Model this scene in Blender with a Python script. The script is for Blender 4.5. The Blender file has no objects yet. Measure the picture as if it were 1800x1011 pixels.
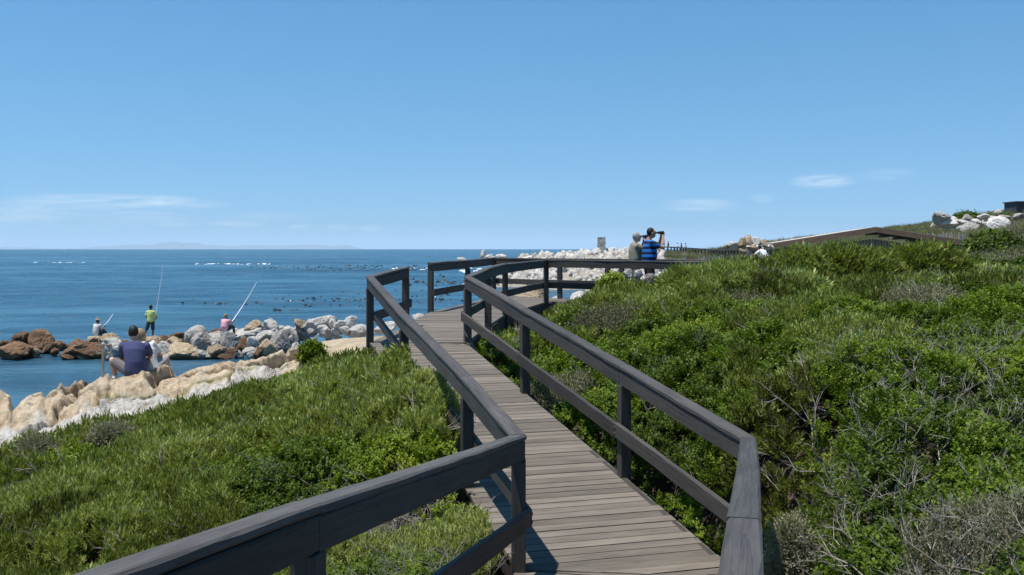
import bpy, bmesh, math, random
import numpy as np
from mathutils import Vector, Matrix, Euler

random.seed(7)
rng = np.random.default_rng(7)
scene = bpy.context.scene
COL = scene.collection
R = math.radians

# ------------------------------------------------------------------ camera
CZ = 5.2            # eye height above the sea
F = 1750.0          # focal length in pixels of the 1800 px wide photograph
EYE = 436.0         # image row of eye level
cam_d = bpy.data.cameras.new('camera')
cam_d.sensor_width = 36.0
cam_d.lens = 36.0 * F / 1800.0
cam_d.shift_y = -(505.5 - EYE) / 1800.0
cam_d.clip_start = 0.1
cam_d.clip_end = 90000.0
cam = bpy.data.objects.new('camera', cam_d)
COL.objects.link(cam)
cam.location = (0, 0, CZ)
cam.rotation_euler = (R(90), 0, 0)
scene.camera = cam

# ------------------------------------------------------------------ sky, sun, exposure
SUN_EL, SUN_AZ = R(75), R(-112)      # azimuth from +Y, clockwise
sd = Vector((math.sin(SUN_AZ) * math.cos(SUN_EL), math.cos(SUN_AZ) * math.cos(SUN_EL), math.sin(SUN_EL)))
world = bpy.data.worlds.new('World')
scene.world = world
world.use_nodes = True
wn, wl = world.node_tree.nodes, world.node_tree.links
wn.clear()
w_out = wn.new('ShaderNodeOutputWorld')
w_bg = wn.new('ShaderNodeBackground')
w_bg.inputs['Strength'].default_value = 0.113
sky = wn.new('ShaderNodeTexSky')
sky.sky_type = 'NISHITA'
sky.sun_disc = False
sky.sun_elevation = SUN_EL
sky.sun_rotation = SUN_AZ
sky.altitude = 0.0
sky.air_density = 1.0
sky.dust_density = 0.0
sky.ozone_density = 1.6
# thin cloud wisps low above the horizon
geo = wn.new('ShaderNodeTexCoord')
sep = wn.new('ShaderNodeSeparateXYZ')
wl.new(geo.outputs['Generated'], sep.inputs[0])


def wmath(op, a, b=None, c=None):
    n = wn.new('ShaderNodeMath')
    n.operation = op
    for i, v in enumerate((a, b, c)):
        if v is None:
            continue
        if isinstance(v, (int, float)):
            n.inputs[i].default_value = v
        else:
            wl.new(v, n.inputs[i])
    return n.outputs[0]


zz_ = wmath('ADD', wmath('MULTIPLY', wmath('MAXIMUM', sep.outputs[2], 0.0), 0.86), 0.14)
skv = wn.new('ShaderNodeCombineXYZ')
wl.new(sep.outputs[0], skv.inputs[0]); wl.new(sep.outputs[1], skv.inputs[1]); wl.new(zz_, skv.inputs[2])
skn = wn.new('ShaderNodeVectorMath'); skn.operation = 'NORMALIZE'
wl.new(skv.outputs[0], skn.inputs[0])
wl.new(skn.outputs[0], sky.inputs['Vector'])
hsv = wn.new('ShaderNodeHueSaturation')
hsv.inputs['Saturation'].default_value = 1.28
hsv.inputs['Hue'].default_value = 0.492
wl.new(sky.outputs[0], hsv.inputs['Color'])
az = wmath('ARCTAN2', sep.outputs[0], sep.outputs[1])
el = wmath('ARCSINE', sep.outputs[2])
comb = wn.new('ShaderNodeCombineXYZ')
wl.new(wmath('MULTIPLY', az, 9.0), comb.inputs[0])
wl.new(wmath('MULTIPLY', el, 75.0), comb.inputs[1])
cn = wn.new('ShaderNodeTexNoise')
cn.inputs['Scale'].default_value = 2.1
cn.inputs['Detail'].default_value = 7.0
cn.inputs['Roughness'].default_value = 0.62
cn.inputs['Distortion'].default_value = 0.5
wl.new(comb.outputs[0], cn.inputs['Vector'])
total = None
# (azimuth, elevation, half width, half height, strength) in radians
for a0, e0, wa, he, st in [(-0.375, 0.043, 0.105, 0.0085, 0.8), (-0.43, 0.030, 0.14, 0.015, 0.45), (-0.25, 0.031, 0.06, 0.006, 0.25),
                           (-0.272, 0.0235, 0.034, 0.0036, 0.75), (-0.325, 0.0225, 0.022, 0.0034, 0.7), (-0.173, 0.0205, 0.013, 0.0038, 0.95),
                           (-0.141, 0.0195, 0.015, 0.0036, 0.9), (-0.21, 0.0205, 0.014, 0.003, 0.6), (0.186, 0.042, 0.042, 0.0075, 0.65),
                           (0.302, 0.064, 0.034, 0.008, 0.8), (0.36, 0.069, 0.03, 0.007, 0.35), (0.245, 0.048, 0.014, 0.005, 0.4),
                           (-0.51, 0.056, 0.03, 0.006, 0.3)]:
    u = wmath('DIVIDE', wmath('SUBTRACT', az, a0), wa)
    v = wmath('DIVIDE', wmath('SUBTRACT', el, e0), he)
    g = wmath('SUBTRACT', 1.0, wmath('ADD', wmath('MULTIPLY', u, u), wmath('MULTIPLY', v, v)))
    g = wmath('MULTIPLY', wmath('MAXIMUM', g, 0.0), st)
    total = g if total is None else wmath('MAXIMUM', total, g)
ramp = wn.new('ShaderNodeMapRange')
ramp.inputs['From Min'].default_value = 0.36
ramp.inputs['From Max'].default_value = 0.68
wl.new(cn.outputs[0], ramp.inputs['Value'])
cl = wmath('MULTIPLY', wmath('MULTIPLY', total, ramp.outputs[0]), 0.62)
cmix = wn.new('ShaderNodeMix')
cmix.data_type = 'RGBA'
wl.new(cl, cmix.inputs['Factor'])
wl.new(hsv.outputs[0], cmix.inputs['A'])
cmix.inputs['B'].default_value = (7.6, 8.0, 8.4, 1)
wl.new(cmix.outputs['Result'], w_bg.inputs['Color'])
wl.new(w_bg.outputs[0], w_out.inputs['Surface'])

sun_d = bpy.data.lights.new('sun', 'SUN')
sun_d.energy = 4.6
sun_d.angle = R(0.53)
sun_d.color = (1.0, 0.955, 0.89)
sun = bpy.data.objects.new('sun', sun_d)
COL.objects.link(sun)
sun.location = (-20, -10, 60)
sun.rotation_euler = sd.to_track_quat('Z', 'Y').to_euler()

scene.view_settings.view_transform = 'Standard'
scene.view_settings.look = 'None'
scene.view_settings.gamma = 1.0
scene.view_settings.exposure = 0.45
scene.view_settings.use_curve_mapping = False
scene.render.engine = 'CYCLES'
scene.cycles.use_denoising = True
scene.cycles.max_bounces = 8
scene.cycles.transmission_bounces = 4
scene.cycles.transparent_max_bounces = 6
scene.cycles.volume_bounces = 0
scene.cycles.sample_clamp_indirect = 6.0


# ------------------------------------------------------------------ helpers
def W(px, py, d):
    """photograph pixel at distance d (metres ahead) -> place in the world"""
    return Vector(((px - 900.0) * d / F, d, CZ - (py - EYE) * d / F))


def h2(ix, iy, seed=0):
    n = (ix.astype(np.int64) * 374761393 + iy.astype(np.int64) * 668265263 + seed * 974711) & 0x7fffffff
    n = ((n ^ (n >> 13)) * 1274126177) & 0x7fffffff
    return ((n ^ (n >> 16)) & 0xffff) / 65535.0


def vnoise(x, y, seed=0):
    x = np.asarray(x, float); y = np.asarray(y, float)
    ix, iy = np.floor(x), np.floor(y)
    fx, fy = x - ix, y - iy
    fx = fx * fx * (3 - 2 * fx); fy = fy * fy * (3 - 2 * fy)
    a = h2(ix, iy, seed); b = h2(ix + 1, iy, seed); c = h2(ix, iy + 1, seed); d = h2(ix + 1, iy + 1, seed)
    return a + (b - a) * fx + (c - a) * fy + (a - b - c + d) * fx * fy


def fbm(x, y, seed=0, oct=4):
    s, amp, t = 0.0, 1.0, 0.0
    for o in range(oct):
        s = s + amp * vnoise(x * 2 ** o, y * 2 ** o, seed + o * 17)
        t += amp
        amp *= 0.5
    return s / t


def new_mesh(name, verts, faces, mat=None, smooth=False):
    me = bpy.data.meshes.new(name)
    me.from_pydata([tuple(v) for v in verts], [], [tuple(f) for f in faces])
    if mat:
        me.materials.append(mat)
    if smooth:
        me.polygons.foreach_set('use_smooth', [True] * len(me.polygons))
    me.update()
    return me


def fast_mesh(name, V, Fc, mat=None, smooth=False):
    """V (n,3) floats, Fc (m,k) ints, all faces with k corners"""
    me = bpy.data.meshes.new(name)
    V = np.asarray(V, np.float32); Fc = np.asarray(Fc, np.int32)
    m, k = Fc.shape
    me.vertices.add(len(V)); me.vertices.foreach_set('co', V.ravel())
    me.loops.add(m * k); me.loops.foreach_set('vertex_index', Fc.ravel())
    me.polygons.add(m)
    me.polygons.foreach_set('loop_start', np.arange(m, dtype=np.int32) * k)
    me.polygons.foreach_set('loop_total', np.full(m, k, np.int32))
    if smooth:
        me.polygons.foreach_set('use_smooth', np.ones(m, bool))
    if mat:
        me.materials.append(mat)
    me.update(calc_edges=True)
    return me


def link(name, me, parent=None, mtx=None):
    o = bpy.data.objects.new(name, me)
    COL.objects.link(o)
    if parent is not None:
        o.parent = parent
    if mtx is not None:
        o.matrix_basis = mtx
    return o


def tag(o, label, cat, group=None):
    o['label'] = label
    o['category'] = cat
    if group:
        o['group'] = group
    return o


def thing(name, label, cat, loc=(0, 0, 0), rz=0.0, group=None):
    o = bpy.data.objects.new(name, None)
    o.empty_display_size = 0.2
    COL.objects.link(o)
    o.location = loc
    o.rotation_euler = (0, 0, rz)
    return tag(o, label, cat, group)


def kind(o, k):
    o['kind'] = k
    return o


class NT:
    """small helper round a material node tree"""
    def __init__(self, name):
        self.m = bpy.data.materials.new(name)
        self.m.use_nodes = True
        self.n, self.l = self.m.node_tree.nodes, self.m.node_tree.links
        self.n.clear()
        self.out = self.n.new('ShaderNodeOutputMaterial')

    def node(self, t, **kw):
        nd = self.n.new(t)
        for k, v in kw.items():
            if k in ('operation', 'data_type', 'blend_type', 'attribute_type', 'attribute_name', 'noise_dimensions', 'feature', 'distance', 'wave_type', 'bands_direction', 'interpolation_type'):
                setattr(nd, k, v)
            else:
                self.put(nd, k, v)
        return nd

    def put(self, nd, k, v):
        s = nd.inputs[int(k[1:])] if k[0] == '_' and k[1:].isdigit() else nd.inputs[k.replace('_', ' ')]
        if isinstance(v, bpy.types.NodeSocket):
            self.l.new(v, s)
        else:
            s.default_value = v

    def coords(self, scale=(1, 1, 1), kind='Object'):
        tc = self.n.new('ShaderNodeTexCoord')
        mp = self.n.new('ShaderNodeMapping')
        mp.inputs['Scale'].default_value = scale
        self.l.new(tc.outputs[kind], mp.inputs['Vector'])
        return mp.outputs[0]

    def noise(self, vec, scale, detail=5, rough=0.6, dist=0.0):
        nd = self.node('ShaderNodeTexNoise', Scale=scale, Detail=detail, Roughness=rough, Distortion=dist)
        self.l.new(vec, nd.inputs['Vector'])
        return nd.outputs[0]

    def ramp(self, fac, stops):
        r = self.n.new('ShaderNodeValToRGB')
        e = r.color_ramp.elements
        while len(e) < len(stops):
            e.new(0.5)
        for i, (p, c) in enumerate(stops):
            e[i].position = p
            e[i].color = (c[0], c[1], c[2], 1)
        self.l.new(fac, r.inputs[0])
        return r.outputs[0]

    def mix(self, fac, a, b, blend='MIX'):
        nd = self.n.new('ShaderNodeMix')
        nd.data_type = 'RGBA'
        nd.blend_type = blend
        for k, v in (('Factor', fac), ('A', a), ('B', b)):
            if isinstance(v, bpy.types.NodeSocket):
                self.l.new(v, nd.inputs[k])
            else:
                nd.inputs[k].default_value = v if k == 'Factor' else (v[0], v[1], v[2], 1)
        return nd.outputs['Result']

    def math(self, op, a, b=None):
        nd = self.n.new('ShaderNodeMath')
        nd.operation = op
        for i, v in enumerate((a, b)):
            if v is None:
                continue
            if isinstance(v, bpy.types.NodeSocket):
                self.l.new(v, nd.inputs[i])
            else:
                nd.inputs[i].default_value = v
        return nd.outputs[0]

    def bump(self, height, strength, dist):
        b = self.node('ShaderNodeBump', Strength=strength, Distance=dist)
        self.l.new(height, b.inputs['Height'])
        return b.outputs[0]

    def principled(self, color, rough=0.7, normal=None, spec=0.4):
        p = self.n.new('ShaderNodeBsdfPrincipled')
        if isinstance(color, bpy.types.NodeSocket):
            self.l.new(color, p.inputs['Base Color'])
        else:
            p.inputs['Base Color'].default_value = (*color, 1)
        if isinstance(rough, bpy.types.NodeSocket):
            self.l.new(rough, p.inputs['Roughness'])
        else:
            p.inputs['Roughness'].default_value = rough
        p.inputs['Specular IOR Level'].default_value = spec
        if normal is not None:
            self.l.new(normal, p.inputs['Normal'])
        return p

    def done(self, shader):
        self.l.new(shader.outputs[0] if not isinstance(shader, bpy.types.NodeSocket) else shader, self.out.inputs['Surface'])
        return self.m


def plain(name, color, rough=0.8, var=0.25, scale=12.0, bump=0.0):
    t = NT(name)
    v = t.coords()
    n = t.noise(v, scale)
    c0 = tuple(c * (1 - var) for c in color)
    c1 = tuple(min(1, c * (1 + var)) for c in color)
    col = t.ramp(n, [(0.3, c0), (0.7, c1)])
    nm = t.bump(n, bump, 0.02) if bump else None
    return t.done(t.principled(col, rough, nm, 0.3))


def wood(name, dark, light, rough=0.72, gscale=1.0, rand=0.25):
    t = NT(name)
    oi = t.n.new('ShaderNodeObjectInfo')
    tc = t.n.new('ShaderNodeTexCoord')
    off = t.n.new('ShaderNodeVectorMath'); off.operation = 'ADD'
    t.l.new(tc.outputs['Object'], off.inputs[0])
    cx = t.n.new('ShaderNodeCombineXYZ')
    for i in range(3):
        t.l.new(t.math('MULTIPLY', oi.outputs['Random'], 37.0 + 11 * i), cx.inputs[i])
    t.l.new(cx.outputs[0], off.inputs[1])
    mp = t.n.new('ShaderNodeMapping')
    mp.inputs['Scale'].default_value = (2.2 * gscale, 42 * gscale, 42 * gscale)
    t.l.new(off.outputs[0], mp.inputs[0])
    g = t.noise(mp.outputs[0], 1.0, 6, 0.65, 0.6)
    mp2 = t.n.new('ShaderNodeMapping')
    mp2.inputs['Scale'].default_value = (1.6, 5, 5)
    t.l.new(off.outputs[0], mp2.inputs[0])
    b = t.noise(mp2.outputs[0], 1.0, 4, 0.6)
    c = t.ramp(g, [(0.25, dark), (0.75, light)])
    c = t.mix(t.math('MULTIPLY', t.math('SUBTRACT', b, 0.35), 1.1), c, tuple(x * 1.5 for x in light))
    hv = t.node('ShaderNodeHueSaturation')
    t.l.new(c, hv.inputs['Color'])
    t.l.new(t.math('ADD', t.math('MULTIPLY', oi.outputs['Random'], 2 * rand), 1.0 - rand), hv.inputs['Value'])
    mp3 = t.n.new('ShaderNodeMapping')
    mp3.inputs['Scale'].default_value = (0.7, 30, 30)
    t.l.new(off.outputs[0], mp3.inputs[0])
    crk = t.noise(mp3.outputs[0], 1.0, 2, 0.5, 0.25)
    line = t.ramp(crk, [(0.485, (1, 1, 1)), (0.50, (0.66, 0.66, 0.66)), (0.515, (1, 1, 1))])
    cf = t.mix(1.0, hv.outputs[0], line, 'MULTIPLY')
    nm = t.bump(t.math('ADD', g, t.math('MULTIPLY', line, 0.6)), 0.8, 0.006)
    return t.done(t.principled(cf, rough, nm, 0.4))


M_RAIL = wood('stained_rail_wood', (0.021, 0.0185, 0.0155), (0.064, 0.057, 0.049))
M_CAP = wood('bleached_cap_wood', (0.026, 0.024, 0.022), (0.084, 0.078, 0.072), 0.75, 1.0, 0.3)
M_DECK = wood('weathered_deck_wood', (0.085, 0.071, 0.056), (0.165, 0.141, 0.113), 0.8, 1.0, 0.24)
M_UNDER = wood('dark_joist_wood', (0.03, 0.026, 0.023), (0.06, 0.052, 0.046))
M_GREYWOOD = wood('grey_paling_wood', (0.16, 0.145, 0.125), (0.30, 0.27, 0.235))
M_BROWNWOOD = wood('brown_fascia_wood', (0.13, 0.075, 0.045), (0.24, 0.15, 0.095))

# ------------------------------------------------------------------ plan of the place (metres; zrel is measured from eye level)
L0 = (0.05, 7.60); L1 = (-2.24, 15.7); L2 = (-1.88, 17.6)
R0 = (1.78, 7.50); R3 = (-0.70, 15.7)
N1 = (-0.42, 17.5); N2 = (-0.14, 20.3); N3 = (0.84, 24.5); N4 = (3.7, 22.7); N5 = (4.4, 22.28)
F0 = (-1.73, 21.2); F1 = (-1.07, 24.0); F2 = (-0.50, 27.4); F3 = (1.25, 26.0); F4 = (4.3, 24.4); F5 = (5.05, 23.95)
ND = Vector((0.2286, 1.0)).normalized()                     # heading of the near stretch
def back(p, t): return (p[0] - 0.2286 * t, p[1] - t)


def deck_z(x, y):
    """height of the boards, from eye level"""
    if y < 7.55:
        return -2.48 + 0.1154 * (7.55 - y)
    return float(np.interp(y, [7.55, 15.7, 17.6, 21, 27.5], [-2.48, -1.49, -1.385, -1.36, -1.31]))


# control points of the visible surface: pixel, pixel, distance
CP = [(0, 1000, 8), (300, 1000, 7.6), (560, 995, 7.6), (835, 945, 7.6), (712, 612, 12.2), (790, 664, 10.2), (825, 765, 9.2), (838, 855, 8.5),
      (648, 608, 14.8), (600, 655, 13.2), (500, 725, 12), (300, 830, 10.5), (400, 704, 13.9), (530, 648, 15.2), (200, 770, 12.9), (0, 822, 12.4), (150, 900, 9.5), (680, 760, 10),
      (-200, 850, 12), (-300, 1000, 9),
      (0, 790, 13.5), (170, 745, 14), (350, 712, 15), (530, 645, 17), (600, 602, 18), (640, 612, 17), (560, 602, 19.5), (640, 594, 20.5), (690, 600, 19),
      (1080, 535, 18.5), (980, 565, 17), (1000, 605, 15), (945, 650, 14), (1010, 710, 12.5), (1130, 865, 9.6), (1200, 600, 12.5), (1250, 678, 10), (1100, 620, 13.5),
      (1370, 800, 7), (1380, 985, 5), (1500, 900, 5.5), (1700, 1000, 4.2), (1800, 800, 6), (1500, 665, 8), (1800, 610, 8.5), (1400, 575, 11), (1600, 540, 12),
      (1300, 510, 16), (1500, 512, 16), (1800, 505, 15), (1700, 492, 20), (1400, 496, 20), (1300, 480, 19), (1200, 488, 19.5), (1150, 500, 19.0),
      (1200, 490, 27), (1400, 490, 30), (1500, 508, 23), (1700, 476, 30), (1800, 470, 30), (1750, 440, 40), (1800, 412, 50), (1700, 406, 70), (1790, 377, 80),
      (1650, 403, 85), (1550, 423, 90), (1450, 430, 100), (1380, 430, 110), (1320, 433, 125), (1250, 440, 150), (1180, 445, 165), (1500, 470, 45), (1400, 480, 50), (1345, 490, 45), (1250, 490, 60), (1150, 500, 62),
      (2000, 352, 85), (2200, 330, 90), (2000, 420, 45), (2100, 600, 12), (2400, 480, 20), (2000, 900, 6)]
XYZ = [(lambda w: (w.x, w.y, w.z - CZ))(W(*c)) for c in CP]
XYZ += [(-3, 4, -2.3), (-6, 3, -2.6), (-2.2, 1, -2.2), (1.3, 1.5, -1.7), (3, 0, -1.2), (8, 0, -0.6), (-3, -8, -2.0), (5, -8, -1), (-12, -4, -3.5), (-12, 8, -3.4), (20, 0, 0.6),
        (-9.5, 17.5, -3.6), (-6.5, 17.5, -3.2), (-4.2, 20, -2.8), (-2.6, 24, -2.15), (-10, 26, -6.2), (-5.5, 28, -5.4), (-2.6, 32, -3.9), (-16, 18, -5.6), (-20, 30, -6.6),
        (-27, 49, -5.7), (-13, 49, -5.5), (-8, 45, -5.0), (-5, 38, -4.3), (-25, 62, -7), (-10, 62, -7), (-3, 52, -6.6), (0, 46, -5.6), (4, 52, -6),
        (-1, 22, -1.95), (-0.3, 19, -1.9), (0.2, 26, -2.0), (2, 25, -1.95), (5, 24.5, -1.9), (0, 32, -3.2), (3.5, 33, -3.0), (6, 40, -3.4), (3, 75, -6.5), (8, 90, -5.9),
        (0, 128, -5.6), (9, 123, -5.4), (14, 112, -4.2), (17, 100, -3.4), (-5, 152, -6.4), (-5, 142, -6.2), (-2.2, 140, -4.2), (1, 138, -1.9), (6, 138, -1.5), (12, 136, -1.3), (18, 134, -1.1), (22, 134, -1.2),
        (-12, 150, -6.6), (-20, 200, -7.5), (0, 178, -5.8), (10, 185, -4.5), (25, 200, -3), (20, 168, -0.9), (0, 220, -7.5), (40, 260, -3), (90, 200, 0.5), (160, 120, 6), (140, 260, 1), (80, 60, 4), (70, 20, 3),
        (-60, 0, -7), (-60, 60, -7.5), (-60, 120, -8), (-60, 220, -8), (-30, 100, -7.5), (0, 280, -8), (60, 300, -5), (-60, -20, -6), (60, -20, 2), (180, 20, 9), (180, 300, 2)]
CPA = np.array(XYZ)
LEFT = 1.0


def tps_fit(P, lam=0.02):
    n = len(P)
    d = np.linalg.norm(P[:, None, :2] - P[None, :, :2], axis=2)
    K = d          # biharmonic-like, linear growth: no overshoot
    A = np.zeros((n + 3, n + 3))
    A[:n, :n] = -K + np.eye(n) * -lam
    A[:n, n] = 1; A[:n, n + 1:] = P[:, :2]
    A[n, :n] = 1; A[n + 1:, :n] = P[:, :2].T
    return np.linalg.solve(A, np.concatenate([P[:, 2], np.zeros(3)]))


TPS = tps_fit(CPA)


def S(x, y):
    """visible surface (top of the scrub, or bare ground), from eye level"""
    x = np.asarray(x, float); y = np.asarray(y, float)
    out = np.empty(x.size)
    xf, yf = x.ravel(), y.ravel()
    n = len(CPA)
    for i in range(0, x.size, 20000):
        xs, ys = xf[i:i + 20000], yf[i:i + 20000]
        d = np.hypot(xs[:, None] - CPA[None, :, 0], ys[:, None] - CPA[None, :, 1])
        out[i:i + 20000] = -d @ TPS[:n] + TPS[n] + TPS[n + 1] * xs + TPS[n + 2] * ys
    return out.reshape(x.shape)


def inside(poly, x, y):
    r = np.zeros(np.shape(x), bool)
    n = len(poly)
    for i in range(n):
        x1, y1 = poly[i]; x2, y2 = poly[(i + 1) % n]
        c = ((y1 > y) != (y2 > y)) & (x < (x2 - x1) * (y - y1) / (y2 - y1 + 1e-12) + x1)
        r ^= c
    return r


def seg_dist(x, y, pts):
    d = np.full(np.shape(x), 1e9)
    for (x1, y1), (x2, y2) in zip(pts[:-1], pts[1:]):
        dx, dy = x2 - x1, y2 - y1
        t = np.clip(((x - x1) * dx + (y - y1) * dy) / (dx * dx + dy * dy), 0, 1)
        d = np.minimum(d, np.hypot(x - x1 - t * dx, y - y1 - t * dy))
    return d


LB, RB = back(L0, 7.6), back(R0, 7.5)
DECK_POLY = [LB, L0, L1, L2, F0, F1, F2, F3, F4, F5, N5, N4, N3, N2, N1, R3, R0, RB]
DECK_LOOP = DECK_POLY + [LB]
LEFT_SCRUB = [(-14, -2), LB, (L0[0] - .02, L0[1]), L1, (-3.6, 16.6), (-4.4, 15.1), (-5.7, 13.9), (-7.0, 13.3), (-14, 12.2)]
RIGHT_SCRUB = [RB, R0, R3, N1, N2, (1.1, 24.0), N4, N5, (5.2, 23.9), (7.2, 24.2), (7.6, 30), (12, 60), (17, 100), (20.5, 134), (24, 170), (110, 165), (120, 60), (60, 0), (12, -3)]


def deck_zv(y):
    return np.where(y < 7.55, -2.48 + 0.1154 * (7.55 - y), np.interp(y, [7.55, 15.7, 17.6, 21, 27.5], [-2.48, -1.49, -1.385, -1.36, -1.31]))


def hill_relief(x, y):
    return np.clip((y - 38) / 15, 0, 1) * (x > 10) * (fbm(x * 0.16, y * 0.16, 44, 4) - 0.5) * 1.2


def ground_z(x, y):
    s = S(x, y) + hill_relief(x, y)
    scr = inside(LEFT_SCRUB, x, y) | inside(RIGHT_SCRUB, x, y)
    dd = seg_dist(x, y, DECK_LOOP)
    ind = inside(DECK_POLY, x, y)
    g = np.where(scr, s - np.where(y < 30, 0.5, 0.25), s)
    near = ind | (dd < 0.5)
    lim = deck_zv(y) - np.where(y > 16.5, 0.34, 0.55)
    g = np.where(ind & (y > 16.5), np.maximum(g, lim - 0.02), g)
    g = np.where(near, np.minimum(g, lim), g)
    return g + 0.07 * (fbm(x * 1.3, y * 1.3, 3) - 0.5)


# ------------------------------------------------------------------ ground sheet
def grid(xs, ys):
    X, Y = np.meshgrid(xs, ys)
    nx, ny = len(xs), len(ys)
    i = np.arange(nx * ny).reshape(ny, nx)
    Fq = np.stack([i[:-1, :-1], i[:-1, 1:], i[1:, 1:], i[1:, :-1]], -1).reshape(-1, 4)
    return X, Y, Fq


xs = np.concatenate([np.arange(-60, -16, 4.0), np.arange(-16, 10, 0.25), np.arange(10, 40, 0.75), np.arange(40, 180, 5.0)])
ys = np.concatenate([np.arange(-20, 0, 2.0), np.arange(0, 30, 0.25), np.arange(30, 100, 0.9), np.arange(100, 180, 0.8), np.arange(180, 300, 6.0)])
GX, GY, GF = grid(xs, ys)
GZ = ground_z(GX, GY)
bank = np.exp(-((GX - 8) / 16) ** 4) * np.exp(-((GY - 136) / 16) ** 4)
bank = np.maximum(bank, np.clip((24 - GX) / 8, 0, 1) * np.exp(-((GY - 140) / 22) ** 4) * np.clip((GX + 12) / 4, 0, 1))
bank = bank * np.clip((22 - GX) / 4, 0, 1)
rid = 1 - np.abs(2 * fbm(GX * 0.45, GY * 0.45, 31, 3) - 1)
rid2 = 1 - np.abs(2 * vnoise(GX * 1.3, GY * 0.9, 32) - 1)
GZ = GZ + bank * (1.3 * (rid - 0.62) + 1.1 * (rid2 - 0.5) + 0.6 * (vnoise(GX * 2.4, GY * 1.2, 5) - 0.5))
far_hill = np.clip((GY - 38) / 15, 0, 1) * (GX > 10)
GZ = np.where(GZ < -6.8, -6.8 + 0.2 * (GZ + 6.8), GZ)
V = np.stack([GX, GY, GZ + CZ], -1).reshape(-1, 3)
sand = np.clip(1.6 - np.hypot((GX + 3.2) / 2.0, (GY - 18.2) / 2.2), 0, 1)
sand = np.maximum(sand, np.clip(1.5 - np.hypot((GX - 10.2) / 1.2, (GY - 20) / 1.2), 0, 1) * 0.8)
rocky = np.clip(bank * 1.5, 0, 1)
rocky = np.maximum(rocky, np.clip((CZ * 0 - 3.2 - GZ) / 0.8, 0, 1) * (GX < 6))
hill_r = 0.3 * far_hill * np.clip((fbm(GX * 0.13, GY * 0.13, 8, 4) - 0.55) * 9, 0, 1)
rocky = np.maximum(rocky, hill_r)
colr = np.array([0.075, 0.060, 0.042])[None, None, :] * np.ones(GX.shape + (1,))
colr = colr + far_hill[..., None] * (np.array([0.105, 0.098, 0.062]) - colr)
colr = colr + sand[..., None] * (np.array([0.40, 0.335, 0.235]) - colr)
colr = colr + rocky[..., None] * (np.array([0.30, 0.275, 0.23]) - colr)

tg = NT('ground_soil')
att = tg.node('ShaderNodeAttribute', attribute_name='soil')
vv = tg.coords()
n1 = tg.noise(vv, 3.0, 8, 0.7)
n2 = tg.noise(vv, 28.0, 6, 0.7)
gc = tg.mix(1.0, att.outputs['Color'], tg.ramp(n1, [(0.25, (0.55, 0.55, 0.55)), (0.75, (1.35, 1.3, 1.25))]), 'MULTIPLY')
gc = tg.mix(1.0, gc, tg.ramp(n2, [(0.25, (0.7, 0.7, 0.7)), (0.75, (1.25, 1.25, 1.25))]), 'MULTIPLY')
M_GROUND = tg.done(tg.principled(gc, 0.95, tg.bump(n2, 0.6, 0.04), 0.2))
gm = fast_mesh('ground', V, GF, M_GROUND, True)
ca = gm.attributes.new('soil', 'FLOAT_COLOR', 'POINT')
ca.data.foreach_set('color', np.concatenate([colr.reshape(-1, 3), np.ones((V.shape[0], 1))], 1).astype(np.float32).ravel())
kind(link('ground', gm), 'structure')

# ------------------------------------------------------------------ sea
RE = 6.371e6
radii = np.concatenate([np.linspace(12, 60, 150), 60 * (13000 / 60.0) ** (np.linspace(0, 1, 330)[1:])])
angs = np.concatenate([np.linspace(-180, -38, 24)[:-1], np.linspace(-38, 20, 420), np.linspace(20, 180, 26)[1:]])
RR, AA = np.meshgrid(radii, np.radians(angs))
SX, SY = RR * np.sin(AA), RR * np.cos(AA)
amp = 0.10 * np.clip((RR - 20) / 60, 0.12, 1) * np.clip(1.4 - RR / 900, 0, 1)
warp = 3.0 * fbm(SX * 0.02, SY * 0.02, 61, 3)
SZ = amp * (np.sin(SY * 0.55 + 0.16 * SX + 4 * warp) + 0.8 * np.sin(SY * 0.92 - 0.22 * SX + 5 * warp + 1.0) + 1.6 * (fbm(SX * 0.25, SY * 0.7, 62, 3) - 0.5)) - RR ** 2 / (2 * RE)
na, nr = RR.shape
ii = np.arange(na * nr).reshape(na, nr)
SF = np.stack([ii[:-1, :-1], ii[:-1, 1:], ii[1:, 1:], ii[1:, :-1]], -1).reshape(-1, 4)[:, ::-1]
tw = NT('sea_water')
vw = tw.coords((1, 1, 1))
ripples = tw.noise(tw.coords((0.55, 1.5, 1)), 1.3, 6, 0.62, 0.3)
chop = tw.noise(tw.coords((0.10, 0.26, 1)), 1.0, 5, 0.6, 0.2)
patch = tw.noise(tw.coords((0.006, 0.024, 1)), 1.0, 5, 0.6, 0.4)
patch2 = tw.noise(tw.coords((0.035, 0.12, 1)), 1.0, 4, 0.6, 0.3)
hgt = tw.math('ADD', tw.math('MULTIPLY', ripples, 0.35), tw.math('MULTIPLY', chop, 1.1))
nrm = tw.bump(hgt, 0.9, 0.8)
wc = tw.ramp(tw.math('ADD', tw.math('MULTIPLY', patch, 0.65), tw.math('MULTIPLY', patch2, 0.35)),
             [(0.38, (0.010, 0.046, 0.078)), (0.50, (0.017, 0.074, 0.118)), (0.62, (0.055, 0.155, 0.225))])
wp = tw.principled(wc, tw.ramp(patch2, [(0.3, (0.18,) * 3), (0.7, (0.36,) * 3)]), nrm, 0.5)
wp.inputs['IOR'].default_value = 1.333
M_SEA = tw.done(wp)
kind(link('sea', fast_mesh('sea', np.stack([SX, SY, SZ], -1).reshape(-1, 3), SF, M_SEA, True)), 'structure')

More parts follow.
